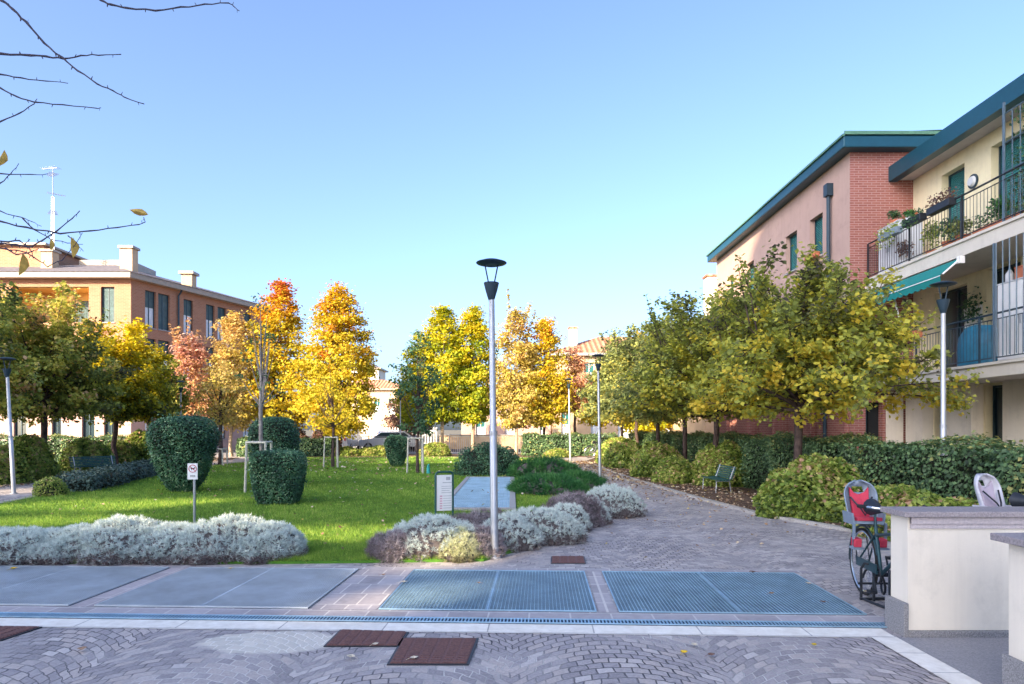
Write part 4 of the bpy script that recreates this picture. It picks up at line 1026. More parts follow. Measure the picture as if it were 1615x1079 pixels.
# roof antenna
t = thing('roof_antenna', 'tall thin television antenna on the roof of the pale brick building', 'antenna', (-30.4, 45.2, 11.8))
m_ = MB(); AH = 7.2
for a in (0, 2.094, 4.189): m_.tube([(.10 * math.cos(a), .10 * math.sin(a), 0), (.07 * math.cos(a), .07 * math.sin(a), AH * .72)], .018, 5)
for i in range(22):
    z = AH * .72 * i / 22
    for k in range(3):
        a, c = k * 2.094, (k + 1) * 2.094; m_.tube([(.09 * math.cos(a), .09 * math.sin(a), z), (.09 * math.cos(c), .09 * math.sin(c), z + .23)], .009, 4, cap=False)
m_.tube([(0, 0, AH * .7), (0, 0, AH)], .03, 6); m_.build('mast', M['galv'], t)
for z, L_ in ((AH - .1, 1.2), (AH - .5, .9), (5.4, 1.0), (4.1, 1.0), (2.9, .8)):
    m_ = MB(); a = z * 1.3; d = Vector((math.cos(a), math.sin(a), 0)); e = Vector((-d.y, d.x, 0)); o = Vector((0, 0, z))
    m_.tube([o - d * L_ * .3, o + d * L_ * .7], .018, 5)
    for q in range(7): c = o + d * L_ * (-.3 + q * .16); m_.tube([c - e * (.30 - q * .02), c + e * (.30 - q * .02)], .012, 4)
    m_.build('aerial', M['galv'], t)

def house(name, label, x0, x1, y0, y1, h, wallm, roofm, rise, holes, slat='teal_slat', over=.45, chim=(), eave=None, hip=True):
    t = thing(name, label, 'house', ((x0 + x1) / 2, y0, 0))
    m_ = MB(); HH = [(a - x0, b - x0, c, d) for a, b, c, d in holes]
    wall(m_, (x0, y0), X_, -Y_, x1 - x0, 0, h, HH, .2)
    m_.face([(x0, y1, 0), (x0, y0, 0), (x0, y0, h), (x0, y1, h)]); m_.face([(x1, y0, 0), (x1, y1, 0), (x1, y1, h), (x1, y0, h)]); m_.face([(x1, y1, 0), (x0, y1, 0), (x0, y1, h), (x1, y1, h)])
    m_.build('wall', wallm, t, world=True)
    for hh in HH: window(t, (x0, y0), X_, -Y_, hh, 'half', .2, slat, split=.55, fr='frame_white')
    m_ = MB(); m_.box(x0 - over, x1 + over, y0 - over, y1 + over, h + .003, h + .22); m_.build('eaves', eave or M['gutter'], t, world=True)
    a, b, c, d = x0 - over, x1 + over, y0 - over, y1 + over; z = h + .225; ym = (c + d) / 2; e = (d - c) / 2 if hip else 0
    m_ = MB(); m_.face([(a, c, z), (b, c, z), (b - e, ym, z + rise), (a + e, ym, z + rise)]); m_.face([(b, d, z), (a, d, z), (a + e, ym, z + rise), (b - e, ym, z + rise)])
    m_.face([(a, d, z), (a, c, z), (a + e, ym, z + rise)]); m_.face([(b, c, z), (b, d, z), (b - e, ym, z + rise)]); m_.build('roof', roofm, t, world=True)
    for (cx_, cy_, cw_, zt) in chim:
        m_ = MB(); m_.box(cx_ - cw_ / 2, cx_ + cw_ / 2, cy_ - cw_ / 2, cy_ + cw_ / 2, h, zt); c_ = m_.build('chimney', M['cream_low'], t, world=True)
        m_ = MB(); m_.box(cx_ - cw_ / 2 - .08, cx_ + cw_ / 2 + .08, cy_ - cw_ / 2 - .08, cy_ + cw_ / 2 + .08, zt + .002, zt + .12); m_.build('chimney_cap', M['roof_red'], c_, world=True)
    return t
house('house', 'peach house with terracotta roof and white chimney behind the far end of the path', 3.3, 18, 55.5, 64, 7.55, M['peach'], M['roof_red'], 1.9,
      [(5.85, 6.7, 5.3, 7.0), (7.35, 8.2, 5.3, 7.0), (10.5, 11.4, 5.3, 7.0), (4.0, 4.7, .8, 3.0), (6.4, 7.2, .8, 2.8), (8.6, 10.2, .5, 2.9), (12, 13, .8, 2.8)], chim=[(5.1, 57.2, .62, 10.0)], eave=M['concrete'])
house('house', 'low pinkish house wing glimpsed under the yellow trees in the middle', -4.2, 3.2, 56.5, 62, 4.2, M['pink'], M['roof_red'], 1.0, [(-3, -2.2, .8, 2.6), (-.6, .2, .8, 2.6), (2.3, 2.8, .1, 2.7)])
house('house', 'distant pale house with tan tile roof in the gap between the yellow tree groups', -24, -13.2, 88, 96, 6.6, M['peach'], M['roof_red'], 1.4, [(-17.8, -17.0, 3.5, 5.5), (-15.9, -15.1, 3.5, 5.5), (-20, -19, 3.5, 5.5)])
house('house', 'house with a pale chimney just showing left of the brick building above the trees', 10.6, 18, 37.5, 46, 7.4, M['peach'], M['roof_red'], 1.5, [(11.5, 12.3, 4.6, 6.2), (13.5, 14.3, 4.6, 6.2)], chim=[(12.0, 41, .75, 10.7)])
house('house', 'pale lilac-roofed house edge just right of the orange trees', -26.5, -21.5, 110, 116, 11.2, M['cream_low'], M['roof_grey'], 1.2, [(-24, -23, 7, 9)])

# ---- low walls in the foreground right
t = thing('garden_wall', 'low cream wall with stone cap beside the parked bicycle', 'wall', (3.6, 5.5, 0))
m_ = MB(); m_.box(3.13, 7.5, 5.40, 5.64, 0.055, .95); m_.build('wall_body', M['cream_low'], t, world=True)
m_ = MB(); m_.box(3.145, 7.5, 5.385, 5.398, .86, .95); m_.box(3.145, 7.5, 5.37, 5.398, .90, .952); m_.build('moulding', M['mould'], t, world=True)
m_ = MB(); m_.box(3.07, 7.5, 5.33, 5.70, .955, 1.0); m_.build('cap', M['cap'], t, world=True, bevel=.006)
m_ = MB(); m_.box(3.09, 3.128, 5.38, 5.66, 0.0, .27); m_.box(3.13, 7.5, 5.375, 5.398, .0, .05); m_.box(3.13, 7.5, 5.40, 5.64, 0, .053); m_.build('plinth', M['granite'], t, world=True, bevel=.004)
t = thing('garden_wall', 'nearest cream wall stub with dark cap cut off by the right edge of the photo', 'wall', (3.4, 4.0, 0))
m_ = MB(); m_.box(3.10, 3.9, 2.4, 4.26, 0.10, .94); m_.build('wall_body', M['cream_low'], t, world=True)
m_ = MB(); m_.box(3.03, 3.97, 2.35, 4.33, .945, .99); m_.build('cap', M['cap'], t, world=True, bevel=.006)
m_ = MB(); m_.box(3.07, 3.098, 2.4, 4.28, 0.0, .24); m_.box(3.10, 3.9, 4.262, 4.29, 0, .24); m_.box(3.1, 3.9, 2.4, 4.26, 0, .098); m_.build('plinth', M['granite'], t, world=True, bevel=.004)

# ================================================================== STREET FURNITURE
def street_lamp(label, x, y, H=3.85, lean=0.0, lx=0.0):
    t = thing('street_lamp', label, 'street lamp', (x, y, 0.0), 0, 'garden street lamps')
    def P(z): return (lean * z, 0, z)
    m_ = MB(); m_.tube([P(-.01), P(.03)], .085, 16); m_.tube([P(0), P(H * .42), P(H * .42 + .01), P(H - .50)], [.05, .047, .042, .037], 18); m_.tube([P(H * .42 - .03), P(H * .42 + .02)], .0525, 18)
    m_.build('pole', M['galv'], t, smooth=True)
    m_ = MB(); ox = lean * (H - .3)
    m_.lathe([(.036, H - .52), (.044, H - .50), (.074, H - .40), (.078, H - .385), (.098, H - .30), (.094, H - .296), (.03, H - .31)], (ox, 0, 0), 20); m_.build('lamp_base', M['lamp_dark'], t, smooth=True)
    m_ = MB(); 
    for a in (0.15, math.pi + .15): m_.tube([(ox + .035 * math.cos(a), .035 * math.sin(a), H - .31), (ox + .085 * math.cos(a), .085 * math.sin(a), H - .06)], .010, 6)
    m_.build('bracket', M['lamp_dark'], t)
    m_ = MB(); m_.lathe([(.02, H - .065), (.10, H - .078), (.185, H - .055), (.196, H - .045), (.19, H - .038), (.10, H - .008), (.01, H)], (ox, 0, 0), 32); m_.build('lamp_shade', M['lamp_dark'], t, smooth=True)
    return t
street_lamp('tall grey street lamp with a dark disc head, nearest, standing by the silver shrubs', -.22, 8.68, 3.80, -.012)
street_lamp('grey street lamp at the lawn corner where the right path bends, second from the camera', 2.72, 21.1, 3.95, -.015)
street_lamp('grey street lamp farther along the right path, near the far hedge', 2.85, 33.3, 4.1, -.02)
street_lamp('street lamp rising behind the right hedge before the balconies', 6.98, 11.05, 4.03)
street_lamp('leaning street lamp at the left edge beside the left path', -12.55, 17.2, 3.45, -.055)
street_lamp('street lamp behind the tall tapered topiary shrub', -14.55, 30.0, 3.75)
street_lamp('thin distant street lamp by the purple-leaved trees behind the fence', -6.9, 42.2, 3.9)

def bench(label, x, y, rz, L_=1.7):
    t = thing('park_bench', label, 'bench', (x, y, 0.02), rz, 'slatted park benches'); t.scale = (.85, .8, .78)
    for i in range(5):
        m_ = MB() if i == 0 else m_; m_.box(-L_ / 2, L_ / 2, -.24 + i * .095, -.17 + i * .095, .405 + .01 * abs(i - 2), .435 + .01 * abs(i - 2))
    m_.build('seat', M['green_paint'], t, bevel=.005)
    m_ = MB()
    for i in range(6):
        z = .47 + i * .066; yb = .235 + i * .022; m_.frame((-L_ / 2, yb, z), (L_, 0, 0), (0, .024, 0), (0, .015, .048))
    m_.build('backrest', M['green_paint'], t, bevel=.004)
    for sx in (-1, 1):
        x0 = sx * (L_ / 2 - .16); m_ = MB()
        m_.tube([(x0, -.22, 0), (x0, -.20, .39), (x0, .20, .39), (x0, .37, .86)], .016, 8); m_.tube([(x0, .21, .38), (x0, .26, 0)], .016, 8)
        m_.build('leg', M['galv'], t, smooth=True)
    return t
bench('dark green slatted bench under the right-hand trees beside the big hydrangea', 5.30, 17.75, R(-90))
bench('far green slatted bench half hidden between bushes along the right path', 5.15, 26.2, R(-90))
bench('dark green bench against bushes across the left path', -14.35, 23.6, R(58), 1.8)

def stake_frame(label, x, y, w_=.62, h=1.3, rz=0.0, n=3, r=.032):
    t = thing('tree_stake_frame', label, 'tree stake', (x, y, .03), rz, 'wooden stake frames round young trees')
    pts = [(w_ / 2 * math.cos(a), w_ / 2 * math.sin(a)) for a in [math.pi + i * 2 * math.pi / 3 for i in range(3)]]
    for p in pts:
        m_ = MB(); m_.tube([(p[0] * 1.12, p[1] * 1.12, 0), (p[0], p[1], h)], r, 10); m_.build('post', M['stake'], t, smooth=True)
    for i in range(3):
        a, b = pts[i], pts[(i + 1) % 3]; m_ = MB(); m_.tube([(a[0] * 1.06, a[1] * 1.06, h - .03 + .004 * i), (b[0] * 1.06, b[1] * 1.06, h - .03 + .004 * i)], r * .8, 8); m_.build('crossbar', M['stake'], t, smooth=True)
stake_frame('pale wooden stake frame round the thin grey tree behind the clipped box shrub', -6.32, 17.2, .70, 1.30, .12)
stake_frame('wooden stake frame round the young tree in front of the big yellow tree', -7.45, 28.4, .66, 1.28, .3)
stake_frame('wooden stake frame round the young dark green tree right of the far small topiary', -3.42, 24.7, .66, 1.30, .2)
stake_frame('low wooden stake frame by the left path behind the tapered topiary', -12.9, 30.2, .7, .75, .1)
t = thing('watering_tube', 'small turquoise plastic tube at the foot of the young dark green tree', 'tube', (-2.98, 24.3, .03))
m_ = MB(); m_.tube([(0, 0, 0), (0, 0, .30)], [.075, .05], 12); m_.build('tube', M['turq'], t, smooth=True); m_ = MB(); m_.tube([(0, 0, .30), (.03, 0, .36)], [.03, .02], 10); m_.build('nozzle', M['turq'], t, smooth=True)

# notice board
nb = Vector((-1.26, 11.25)); nd = Vector((.275, .12)); ang = math.atan2(nd.y, nd.x); wN = nd.length
t = thing('notice_board', 'small white notice board in a dark green frame behind the silver shrubs', 'notice board', (nb.x, nb.y, .03), ang)
m_ = MB(); H = .90; m_.tube([(0, 0, 0), (0, 0, H - .05), (.02, 0, H - .012), (.05, 0, H), (wN - .05, 0, H), (wN - .02, 0, H - .012), (wN, 0, H - .05), (wN, 0, 0)], .017, 10); m_.build('frame', M['green_paint'], t, smooth=True)
m_ = MB(); m_.box(.02, wN - .02, -.005, .005, .26, H - .05); pn = m_.build('panel', M['panel'], t)
m_ = MB(); m_.box(.18, .25, -.0085, -.0062, .765, .82); m_.box(.12, .31, -.0085, -.0062, .72, .73)
for i in range(4): m_.box(.10, .30 - .03 * (i % 3), -.0085, -.0062, .66 - .035 * i, .667 - .035 * i)
for i in range(6): m_.box(.13, .32 - .02 * (i % 2), -.0085, -.0062, .50 - .04 * i, .507 - .04 * i)
m_.build('printed_lines', M['greyink'], pn)
m_ = MB()
for i in range(6): m_.box(.07, .115, -.0085, -.0062, .49 - .04 * i, .512 - .04 * i)
m_.build('printed_marks', M['pinkink'], pn)
# no-dogs sign
t = thing('prohibition_sign', 'small white sign with a red ring and dog figure on a thin post', 'sign', (-5.12, 11.0, .03), R(8))
m_ = MB(); m_.tube([(0, .012, 0), (0, .012, 1.05)], .021, 10); m_.build('post', M['galv'], t, smooth=True)
m_ = MB(); m_.box(-.10, .055, -.012, -.008, .80, 1.06); pn = m_.build('panel', M['panel'], t, bevel=.001)
m_ = MB(); cc = (-.022, -.0135, .975)
m_.tube([(cc[0] + .058 * math.cos(a), cc[1], cc[2] + .058 * math.sin(a)) for a in [i * math.pi / 14 for i in range(28)]], .0055, 5, closed=True)
m_.tube([(cc[0] - .04, cc[1], cc[2] + .04), (cc[0] + .04, cc[1], cc[2] - .04)], .005, 5); m_.build('red_ring', M['red'], pn)
m_ = MB(); y0, y1 = -.0128, -.0122
for a in ((-.045, .005, .965, .985), (-.045, -.038, .945, .966), (-.003, .004, .945, .966), (.0, .022, .978, .995), (-.055, -.044, .975, .99)): m_.box(a[0] - .0, a[1], y0, y1, a[2], a[3])
m_.box(-.06, .02, y0, y1, .86, .868); m_.box(-.06, .02, y0, y1, .84, .848); m_.build('dog_figure', M['black'], pn)

# fences at the back
t = thing('railing_fence', 'low grey vertical bar railing along the street behind the garden', 'fence', (-6, 43.55, 0))
m_ = MB(); x = -17.0
while x < 1.2: m_.tube([(x, 43.55, .1), (x, 43.55, 1.15)], .010, 4, cap=False); x += .13
m_.build('bars', M['galv'], t, world=True); m_ = MB(); m_.tube([(-17, 43.55, 1.15), (1.2, 43.55, 1.15)], .02, 6); m_.tube([(-17, 43.55, .12), (1.2, 43.55, .12)], .02, 6); m_.build('rail', M['galv'], t, world=True)
for x in np.arange(-17, 1.3, 2.6):
    m_ = MB(); m_.box(x - .03, x + .03, 43.58, 43.64, 0, 1.22); m_.build('post', M['galv'], t, world=True)
t = thing('picket_fence', 'white picket fence across the street beyond the parked vehicles', 'fence', (-11, 54.6, 0))
m_ = MB(); x = -16.0
while x < -6: m_.box(x, x + .10, 54.58, 54.62, .15, 1.75); x += .22
m_.build('pickets', M['white'], t, world=True); m_ = MB(); m_.box(-16, -6, 54.63, 54.67, .4, .5); m_.box(-16, -6, 54.63, 54.67, 1.4, 1.5); m_.build('rail', M['white'], t, world=True)
t = thing('garden_wall', 'long pale boundary wall behind the street and fence', 'wall', (2, 54.9, 0)); m_ = MB(); m_.box(-5.8, 3.2, 54.8, 55.0, 0, 1.1); m_.build('wall_body', M['peach'], t, world=True)
m_ = MB(); m_.box(-5.85, 3.25, 54.75, 55.05, 1.103, 1.16); m_.build('cap', M['concrete'], t, world=True)

def car(label, x, y, rz, mat, kind='car', cat='car'):
    t = thing('parked_van' if kind == 'van' else 'parked_car', label, cat, (x, y, 0.0), rz, 'vehicles parked on the street')
    Wd = .86
    if kind == 'van': prof = [(-2.3, .35), (2.2, .35), (2.35, .6), (2.3, 1.0), (1.6, 1.15), (1.1, 1.9), (-2.1, 1.98), (-2.3, 1.85)]
    else: prof = [(-2.05, .32), (2.0, .32), (2.1, .55), (2.0, .82), (1.1, .95), (.45, 1.42), (-1.35, 1.45), (-1.95, 1.0), (-2.1, .85)]
    Mx = Matrix(((0, 1, 0, 0), (1, 0, 0, 0), (0, 0, 1, 0), (0, 0, 0, 1)))
    m_ = MB(); m_.xprism(prof, -Wd, Wd, 0, Mx); m_.build('body', mat, t, bevel=.06)
    m_ = MB()
    if kind == 'van': g = [(1.5, 1.2), (1.05, 1.8), (-.3, 1.83), (-.3, 1.2)]; rw = (-2.32, -2.30, 1.15, 1.75)
    else: g = [(.95, .98), (.42, 1.34), (-1.25, 1.36), (-1.75, 1.0)]; rw = (-2.0, -1.62, 1.0, 1.32)
    m_.xprism(g, -Wd - .006, -Wd + .01, 0, Mx); m_.xprism(g, Wd - .01, Wd + .006, 0, Mx)
    if kind == 'van': m_.box(rw[0], rw[1], -.7, .7, rw[2], rw[3])
    else: m_.frame((-1.97, -.65, 1.02), (0, 1.3, 0), (.02, 0, .01), (.50, 0, .36))
    m_.build('window', M['glass'], t)
    for sx in (-1.35, 1.35):
        for sy in (-1, 1):
            m_ = MB(); m_.tube([(sx, sy * (Wd - .18), .31), (sx, sy * (Wd + .01), .31)], .31, 18); wl = m_.build('wheel', M['rubber'], t, smooth=True)
            m_ = MB(); m_.tube([(sx, sy * (Wd - .1), .31), (sx, sy * (Wd + .018), .31)], .18, 12); m_.build('rim', M['galv'], wl, smooth=True)
    m_ = MB(); 
    for sy in (-.72, .62): m_.box((-2.33 if kind == 'van' else -2.13), -2.0, sy, sy + .12, .8, 1.0)
    m_.build('tail_light', M['red'], t)
car('white van seen from behind through the stake frame of the young tree', -12.2, 49.5, R(90), M['car_white'], 'van', 'van')
car('white car parked side-on beyond the railing, right of the van', -9.1, 50.5, R(180), M['car_white'])
car('dark blue car at the far end of the parked row by the purple trees', -8.9, 52.6, R(75), M['car_blue'])

# ================================================================== BICYCLES
def bicycle(label, x, y, rz, fm, seatm=None, padm=None, group='parked bicycles', sc=0.95):
    t = thing('bicycle', label, 'bicycle', (x, y, 0.004), rz, group); t.scale = (sc, sc, sc)
    r = .33
    for hx, nm in ((0, 'wheel'), (1.05, 'wheel')):
        m_ = MB(); m_.tube([(hx + r * math.cos(a), 0, r + .01 + r * math.sin(a)) for a in [i * 2 * math.pi / 36 for i in range(36)]], .017, 8, closed=True)
        ty = m_.build(nm, M['rubber'], t, smooth=True)
        m_ = MB(); m_.tube([(hx + (r - .022) * math.cos(a), 0, r + .01 + (r - .022) * math.sin(a)) for a in [i * 2 * math.pi / 36 for i in range(36)]], .011, 6, closed=True)
        for i in range(24):
            a = i * 2 * math.pi / 24; m_.tube([(hx + .02 * math.cos(a + .8), (.02 if i % 2 else -.02), r + .01 + .02 * math.sin(a + .8)), (hx + (r - .03) * math.cos(a), 0, r + .01 + (r - .03) * math.sin(a))], .0016, 3, cap=False)
        m_.tube([(hx, -.05, r + .01), (hx, .05, r + .01)], .018, 8); m_.build('rim', M['chrome'], ty, smooth=True)
        m_ = MB(); m_.tube([(hx + (r + .035) * math.cos(a), 0, r + .01 + (r + .035) * math.sin(a)) for a in [R(d) for d in range(20, 200, 12)]], .012, 5); m_.build('mudguard', M['bike_teal'], t, smooth=True)
    bb = (.43, 0, .29); st = (.30, 0, .74); hd = (.88, 0, .80); hd2 = (.93, 0, .62)
    m_ = MB(); m_.tube([bb, st], .017, 10); m_.tube([(.33, 0, .66), (hd[0] + .01, 0, .76)], .016, 10); m_.tube([bb, hd2], .019, 10); m_.tube([(.865, 0, .84), hd2], .021, 10)
    for s_ in (-1, 1):
        m_.tube([bb, (0, s_ * .055, r + .01)], .011, 8); m_.tube([(.315, 0, .68), (0, s_ * .055, r + .01)], .009, 8)
        m_.tube([(.93, s_ * .01, .62), (.96, s_ * .05, .58), (1.05, s_ * .055, r + .01)], .012, 8)
    m_.tube([(.28, 0, .90), st], .013, 8); m_.build('frame', M[fm], t, smooth=True)
    m_ = MB(); m_.tube([(.865, 0, .84), (.85, 0, .96)], .014, 8); m_.tube([(.66, -.29, .98), (.82, -.24, .985), (.89, -.06, .965), (.89, .06, .965), (.82, .24, .985), (.66, .29, .98)], .012, 8); hb = m_.build('handlebar', M['chrome'], t, smooth=True)
    m_ = MB(); m_.tube([(.64, -.295, .98), (.75, -.26, .984)], .018, 8); m_.build('grip', M['rubber'], hb, smooth=True); m_ = MB(); m_.tube([(.64, .295, .98), (.75, .26, .984)], .018, 8); m_.build('grip', M['rubber'], hb, smooth=True)
    m_ = MB(); m_.tube([(.16, 0, .915), (.20, 0, .925), (.30, 0, .92), (.42, 0, .915), (.46, 0, .91)], [.04, .085, .06, .028, .015], 12); sd_ = m_.build('saddle', M['iron'], t, smooth=True)
    m_ = MB(); m_.tube([(.43, -.06, .29), (.43, .06, .29)], .022, 8); m_.tube([(.43, -.075, .29), (.50, -.075, .14)], .010, 6); m_.tube([(.43, .075, .29), (.36, .075, .44)], .010, 6)
    m_.tube([(.43 + .09 * math.cos(a), -.045, .29 + .09 * math.sin(a)) for a in [i * math.pi / 10 for i in range(20)]], .006, 5, closed=True); m_.box(.46, .54, -.15, -.08, .125, .15); m_.box(.32, .40, .08, .15, .43, .455)
    m_.build('crank', M['iron'], t, smooth=False)
    m_ = MB(); m_.frame((-.03, -.062, .30), (.50, 0, 0), (0, .012, 0), (-.02, 0, .09)); m_.build('chain_guard', M[fm], t)
    m_ = MB()
    for s_ in (-1, 1): m_.tube([(.30, s_ * .05, .73), (-.22, s_ * .06, .73)], .007, 6); m_.tube([(-.12, s_ * .06, .73), (0, s_ * .06, .35)], .006, 6)
    for i in range(5): m_.tube([(-.2 + i * .1, -.06, .73), (-.2 + i * .1, .06, .73)], .006, 6)
    m_.build('carrier', M['iron'], t, smooth=True)
    if seatm:
        m_ = MB(); rows = []; ns, na = 14, 14
        for i in range(ns + 1):
            f = i / ns; z = .74 + .42 * f; wv = (.135 + .035 * f) * (1 if f < .62 else math.sqrt(max(0.0, 1 - ((f - .62) / .385) ** 2))); dp = .15 - .04 * f; xb = -.10 - .10 * f
            rows.append([(xb + dp * (1 - math.cos(R(80) * a)), wv * math.sin(R(80) * a) / math.sin(R(80)), z) for a in [-1 + 2 * j / na for j in range(na + 1)]])
        for i in range(ns):
            for j in range(na):
                if 10 <= i <= 11 and 5 <= j <= 8: continue          # the grip hole near the top
                m_.face([rows[i][j], rows[i][j + 1], rows[i + 1][j + 1], rows[i + 1][j]])
        # seat bucket and side wings
        for s_ in (-1, 1): m_.xprism([(s_ * .13, .73), (s_ * .15, .73), (s_ * .165, .85), (s_ * .15, .85)], -.13, .14); m_.frame((.12, s_ * .145, .50), (.045, 0, -.01), (0, s_ * .015, 0), (.02, 0, .26)); m_.frame((.08, s_ * .07, .49), (.13, 0, 0), (0, s_ * .10, 0), (0, 0, .02))
        m_.frame((-.10, -.135, .725), (.27, 0, .02), (0, .27, 0), (0, 0, .03))
        cs = m_.build('child_seat', M[seatm], t, smooth=True, weld=True); so = cs.modifiers.new('thickness', 'SOLIDIFY'); so.thickness = .014
        m_ = MB(); prof = [(-.085, .79), (.085, .79), (.095, .98), (.10, 1.10), (.06, 1.045), (0, 1.02), (-.06, 1.045), (-.10, 1.10), (-.095, .98)]
        vs0 = [(-.085 - .24 * (p[1] - .76) + .55 * abs(p[0]) ** 1.5 + .012, p[0], p[1]) for p in prof]; vs1 = [(v[0] + .028, v[1] * .93, v[2] - .004) for v in vs0]
        k = len(prof); n0 = len(m_.v); m_.v += vs0 + vs1
        m_.f.append(tuple(n0 + k + i for i in range(k))); m_.m.append(0)
        for i in range(k): j = (i + 1) % k; m_.f.append((n0 + i, n0 + j, n0 + k + j, n0 + k + i)); m_.m.append(0)
        m_.frame((-.07, -.12, .757), (.24, 0, .02), (0, .24, 0), (0, 0, .035))
        m_.build('padding', M[padm], cs, bevel=.006)
        m_ = MB()
        for s_ in (-1, 1): m_.frame((.085, s_ * .085, .52), (.10, 0, -.01), (0, s_ * .075, 0), (.01, 0, .085)); 
        m_.build('foot_strap', M['pad_red'] if padm == 'pad_red' else M['iron'], cs, bevel=.01)
        m_ = MB(); m_.tube([(-.06, -.11, 1.0), (.03, -.03, .88), (.05, 0, .82), (.03, .03, .88), (-.06, .11, 1.0)], .009, 6); m_.build('harness', M['iron'], cs, smooth=True)
    return t
bicycle('dark bicycle with a grey and red child seat parked by the garden wall', 3.50, 6.80, R(-96), 'bike_teal', 'seat_grey', 'pad_red', sc=.96)
bicycle('bicycle with a pale lilac child seat showing above the garden wall', 5.0, 7.05, R(-72), 'bike_blue', 'seat_lilac', 'pad_lilac', sc=1.0)
bicycle('small distant bicycle leaning at the far hedge beyond the right path', 4.35, 38.2, R(5), 'chrome')
t = thing('bicycle_rack', 'black metal spiral bicycle rack in front of the parked bicycle', 'bicycle rack', (3.36, 6.45, .004))
m_ = MB()
m_.tube([(0, .12, 0), (0.0, .12, .30), (.02, .10, .35), (.06, .08, .35), (.09, .06, .30), (.09, .06, 0)], .013, 8)
m_.tube([(.03, -.33, 0), (.03, -.32, .30), (.05, -.30, .36), (.09, -.28, .36), (.11, -.26, .30), (.11, -.20, .0)], .013, 8); m_.build('end_loop', M['iron'], t, smooth=True)
m_ = MB(); m_.tube([(-.02, .1, .012), (1.5, .1, .012)], .014, 6); m_.tube([(-.04, .1, .16), (1.5, .1, .16)], .011, 6); m_.tube([(0.0, .1, .015), (.05, -.32, .015)], .012, 6); m_.build('base_bar', M['iron'], t, smooth=True)
m_ = MB(); pts = [(.06 + .024 * i / 1.6, .10 + .11 * math.cos(i * .5), .19 + .13 * math.sin(i * .5)) for i in range(100)]; m_.tube(pts, .011, 6); m_.build('spiral', M['iron'], t, smooth=True)

# ================================================================== BALCONY CONTENTS
def pot_plant(label, x, y, z, r, h, mat, potm='terracotta', seed=0, n=260, leaf=.07, trail=0.0, cat='potted plant'):
    rng = np.random.default_rng(seed + 40); t = thing('potted_plant', label, cat, (x, y, z), 0, 'plants on the balconies')
    ph_ = r * 1.1; m_ = MB(); m_.lathe([(r * .62, 0), (r * .85, ph_ * .9), (r * .92, ph_ * .9), (r * .92, ph_), (r * .8, ph_), (r * .78, ph_ * .9)], (0, 0, 0), 16); m_.build('pot', M[potm], t, smooth=True)
    D = unit(rng.normal(size=(n, 3)) + np.array([0, 0, .5])); P = D * rng.uniform(.2, 1, (n, 1)) * np.array([r * 1.5, r * 1.5, h / 2]) + np.array([0, 0, ph_ + h / 2])
    if trail: P[: n // 3, 2] -= trail * rng.uniform(0, 1, n // 3); P[: n // 3, 0] -= r * .8
    V, F = leaf_quads(P, leaf, rng, up=.3); npmesh('foliage', V, F, rng.normal(.5, .2, n), [mat], t)
    return t
def trough_plant(label, x, y, z, L_, mat, potm, h=.22, seed=0, n=300, trail=0.0, leaf=.06):
    rng = np.random.default_rng(seed + 80); t = thing('flower_box', label, 'flower box', (x, y, z), 0, 'flower boxes on the balconies')
    m_ = MB(); m_.box(-.09, .09, -L_ / 2, L_ / 2, 0, .17); m_.build('trough', M[potm], t, bevel=.01)
    P = np.stack([rng.normal(0, .08, n), rng.uniform(-L_ / 2, L_ / 2, n), .17 + h * rng.uniform(0, 1, n) ** 1.3], 1)
    if trail: k_ = n // 2; P[:k_, 2] = .2 - trail * rng.uniform(0, 1, k_); P[:k_, 0] = -.13 + rng.normal(0, .03, k_)
    V, F = leaf_quads(P, leaf, rng, up=.3); npmesh('foliage', V, F, rng.normal(.5, .22, n), [mat], t)
def cabinet(name, label, x0, x1, y0, y1, z0, z1, mat='offwhite', cat='cabinet', top=None):
    t = thing(name, label, cat, ((x0 + x1) / 2, (y0 + y1) / 2, z0))
    a, b, h = (x1 - x0) / 2, (y1 - y0) / 2, z1 - z0
    m_ = MB(); m_.box(-a, a, -b, b, .03, h - .03); m_.build('body', M[mat], t, bevel=.008)
    m_ = MB(); m_.box(-a - .02, a + .02, -b - .02, b + .02, h - .028, h); m_.build('top', M['offwhite'], t, bevel=.006)
    for s_ in (-1, 1):
        m_ = MB(); m_.box(-a - .012, -a - .001, (0.01 if s_ > 0 else -b + .02), (b - .02 if s_ > 0 else -.01), .06, h - .06); d_ = m_.build('door', M[mat], t)
        m_ = MB(); m_.box(-a - .03, -a - .013, s_ * .05 - .008, s_ * .05 + .008, h * .45, h * .55); m_.build('handle', M['galv'], d_)
cabinet('cabinet', 'tall pale cabinet on the upper balcony against the brick wall', 10.30, 10.95, 18.2, 19.2, 5.86, 7.22)
cabinet('cabinet', 'large white cabinet standing on the lower balcony', 10.35, 11.05, 13.1, 14.55, 3.04, 4.72, 'white')
t = thing('terracotta_box', 'terracotta box on top of the white balcony cabinet', 'box', (10.55, 13.95, 4.722)); m_ = MB(); m_.box(-.12, .12, -.22, .22, 0, .24); m_.build('body', M['terracotta'], t, bevel=.01); m_ = MB(); m_.box(-.13, .13, -.23, .23, .242, .27); m_.build('rim', M['terracotta'], t, bevel=.006)
t = thing('plastic_jug', 'white plastic jug on top of the white balcony cabinet', 'jug', (10.5, 14.4, 4.722)); m_ = MB(); m_.lathe([(.07, 0), (.085, .02), (.085, .18), (.04, .25), (.025, .28)], (0, 0, 0), 14); m_.build('body', M['offwhite'], t, smooth=True); m_ = MB(); m_.lathe([(.028, .282), (.028, .31)], (0, 0, 0), 10); m_.build('cap', M['bluecover'], t)
shrub_c = thing('covered_furniture', 'balcony furniture under a dark blue cover on the lower balcony', 'cover', (10.55, 15.4, 3.04))
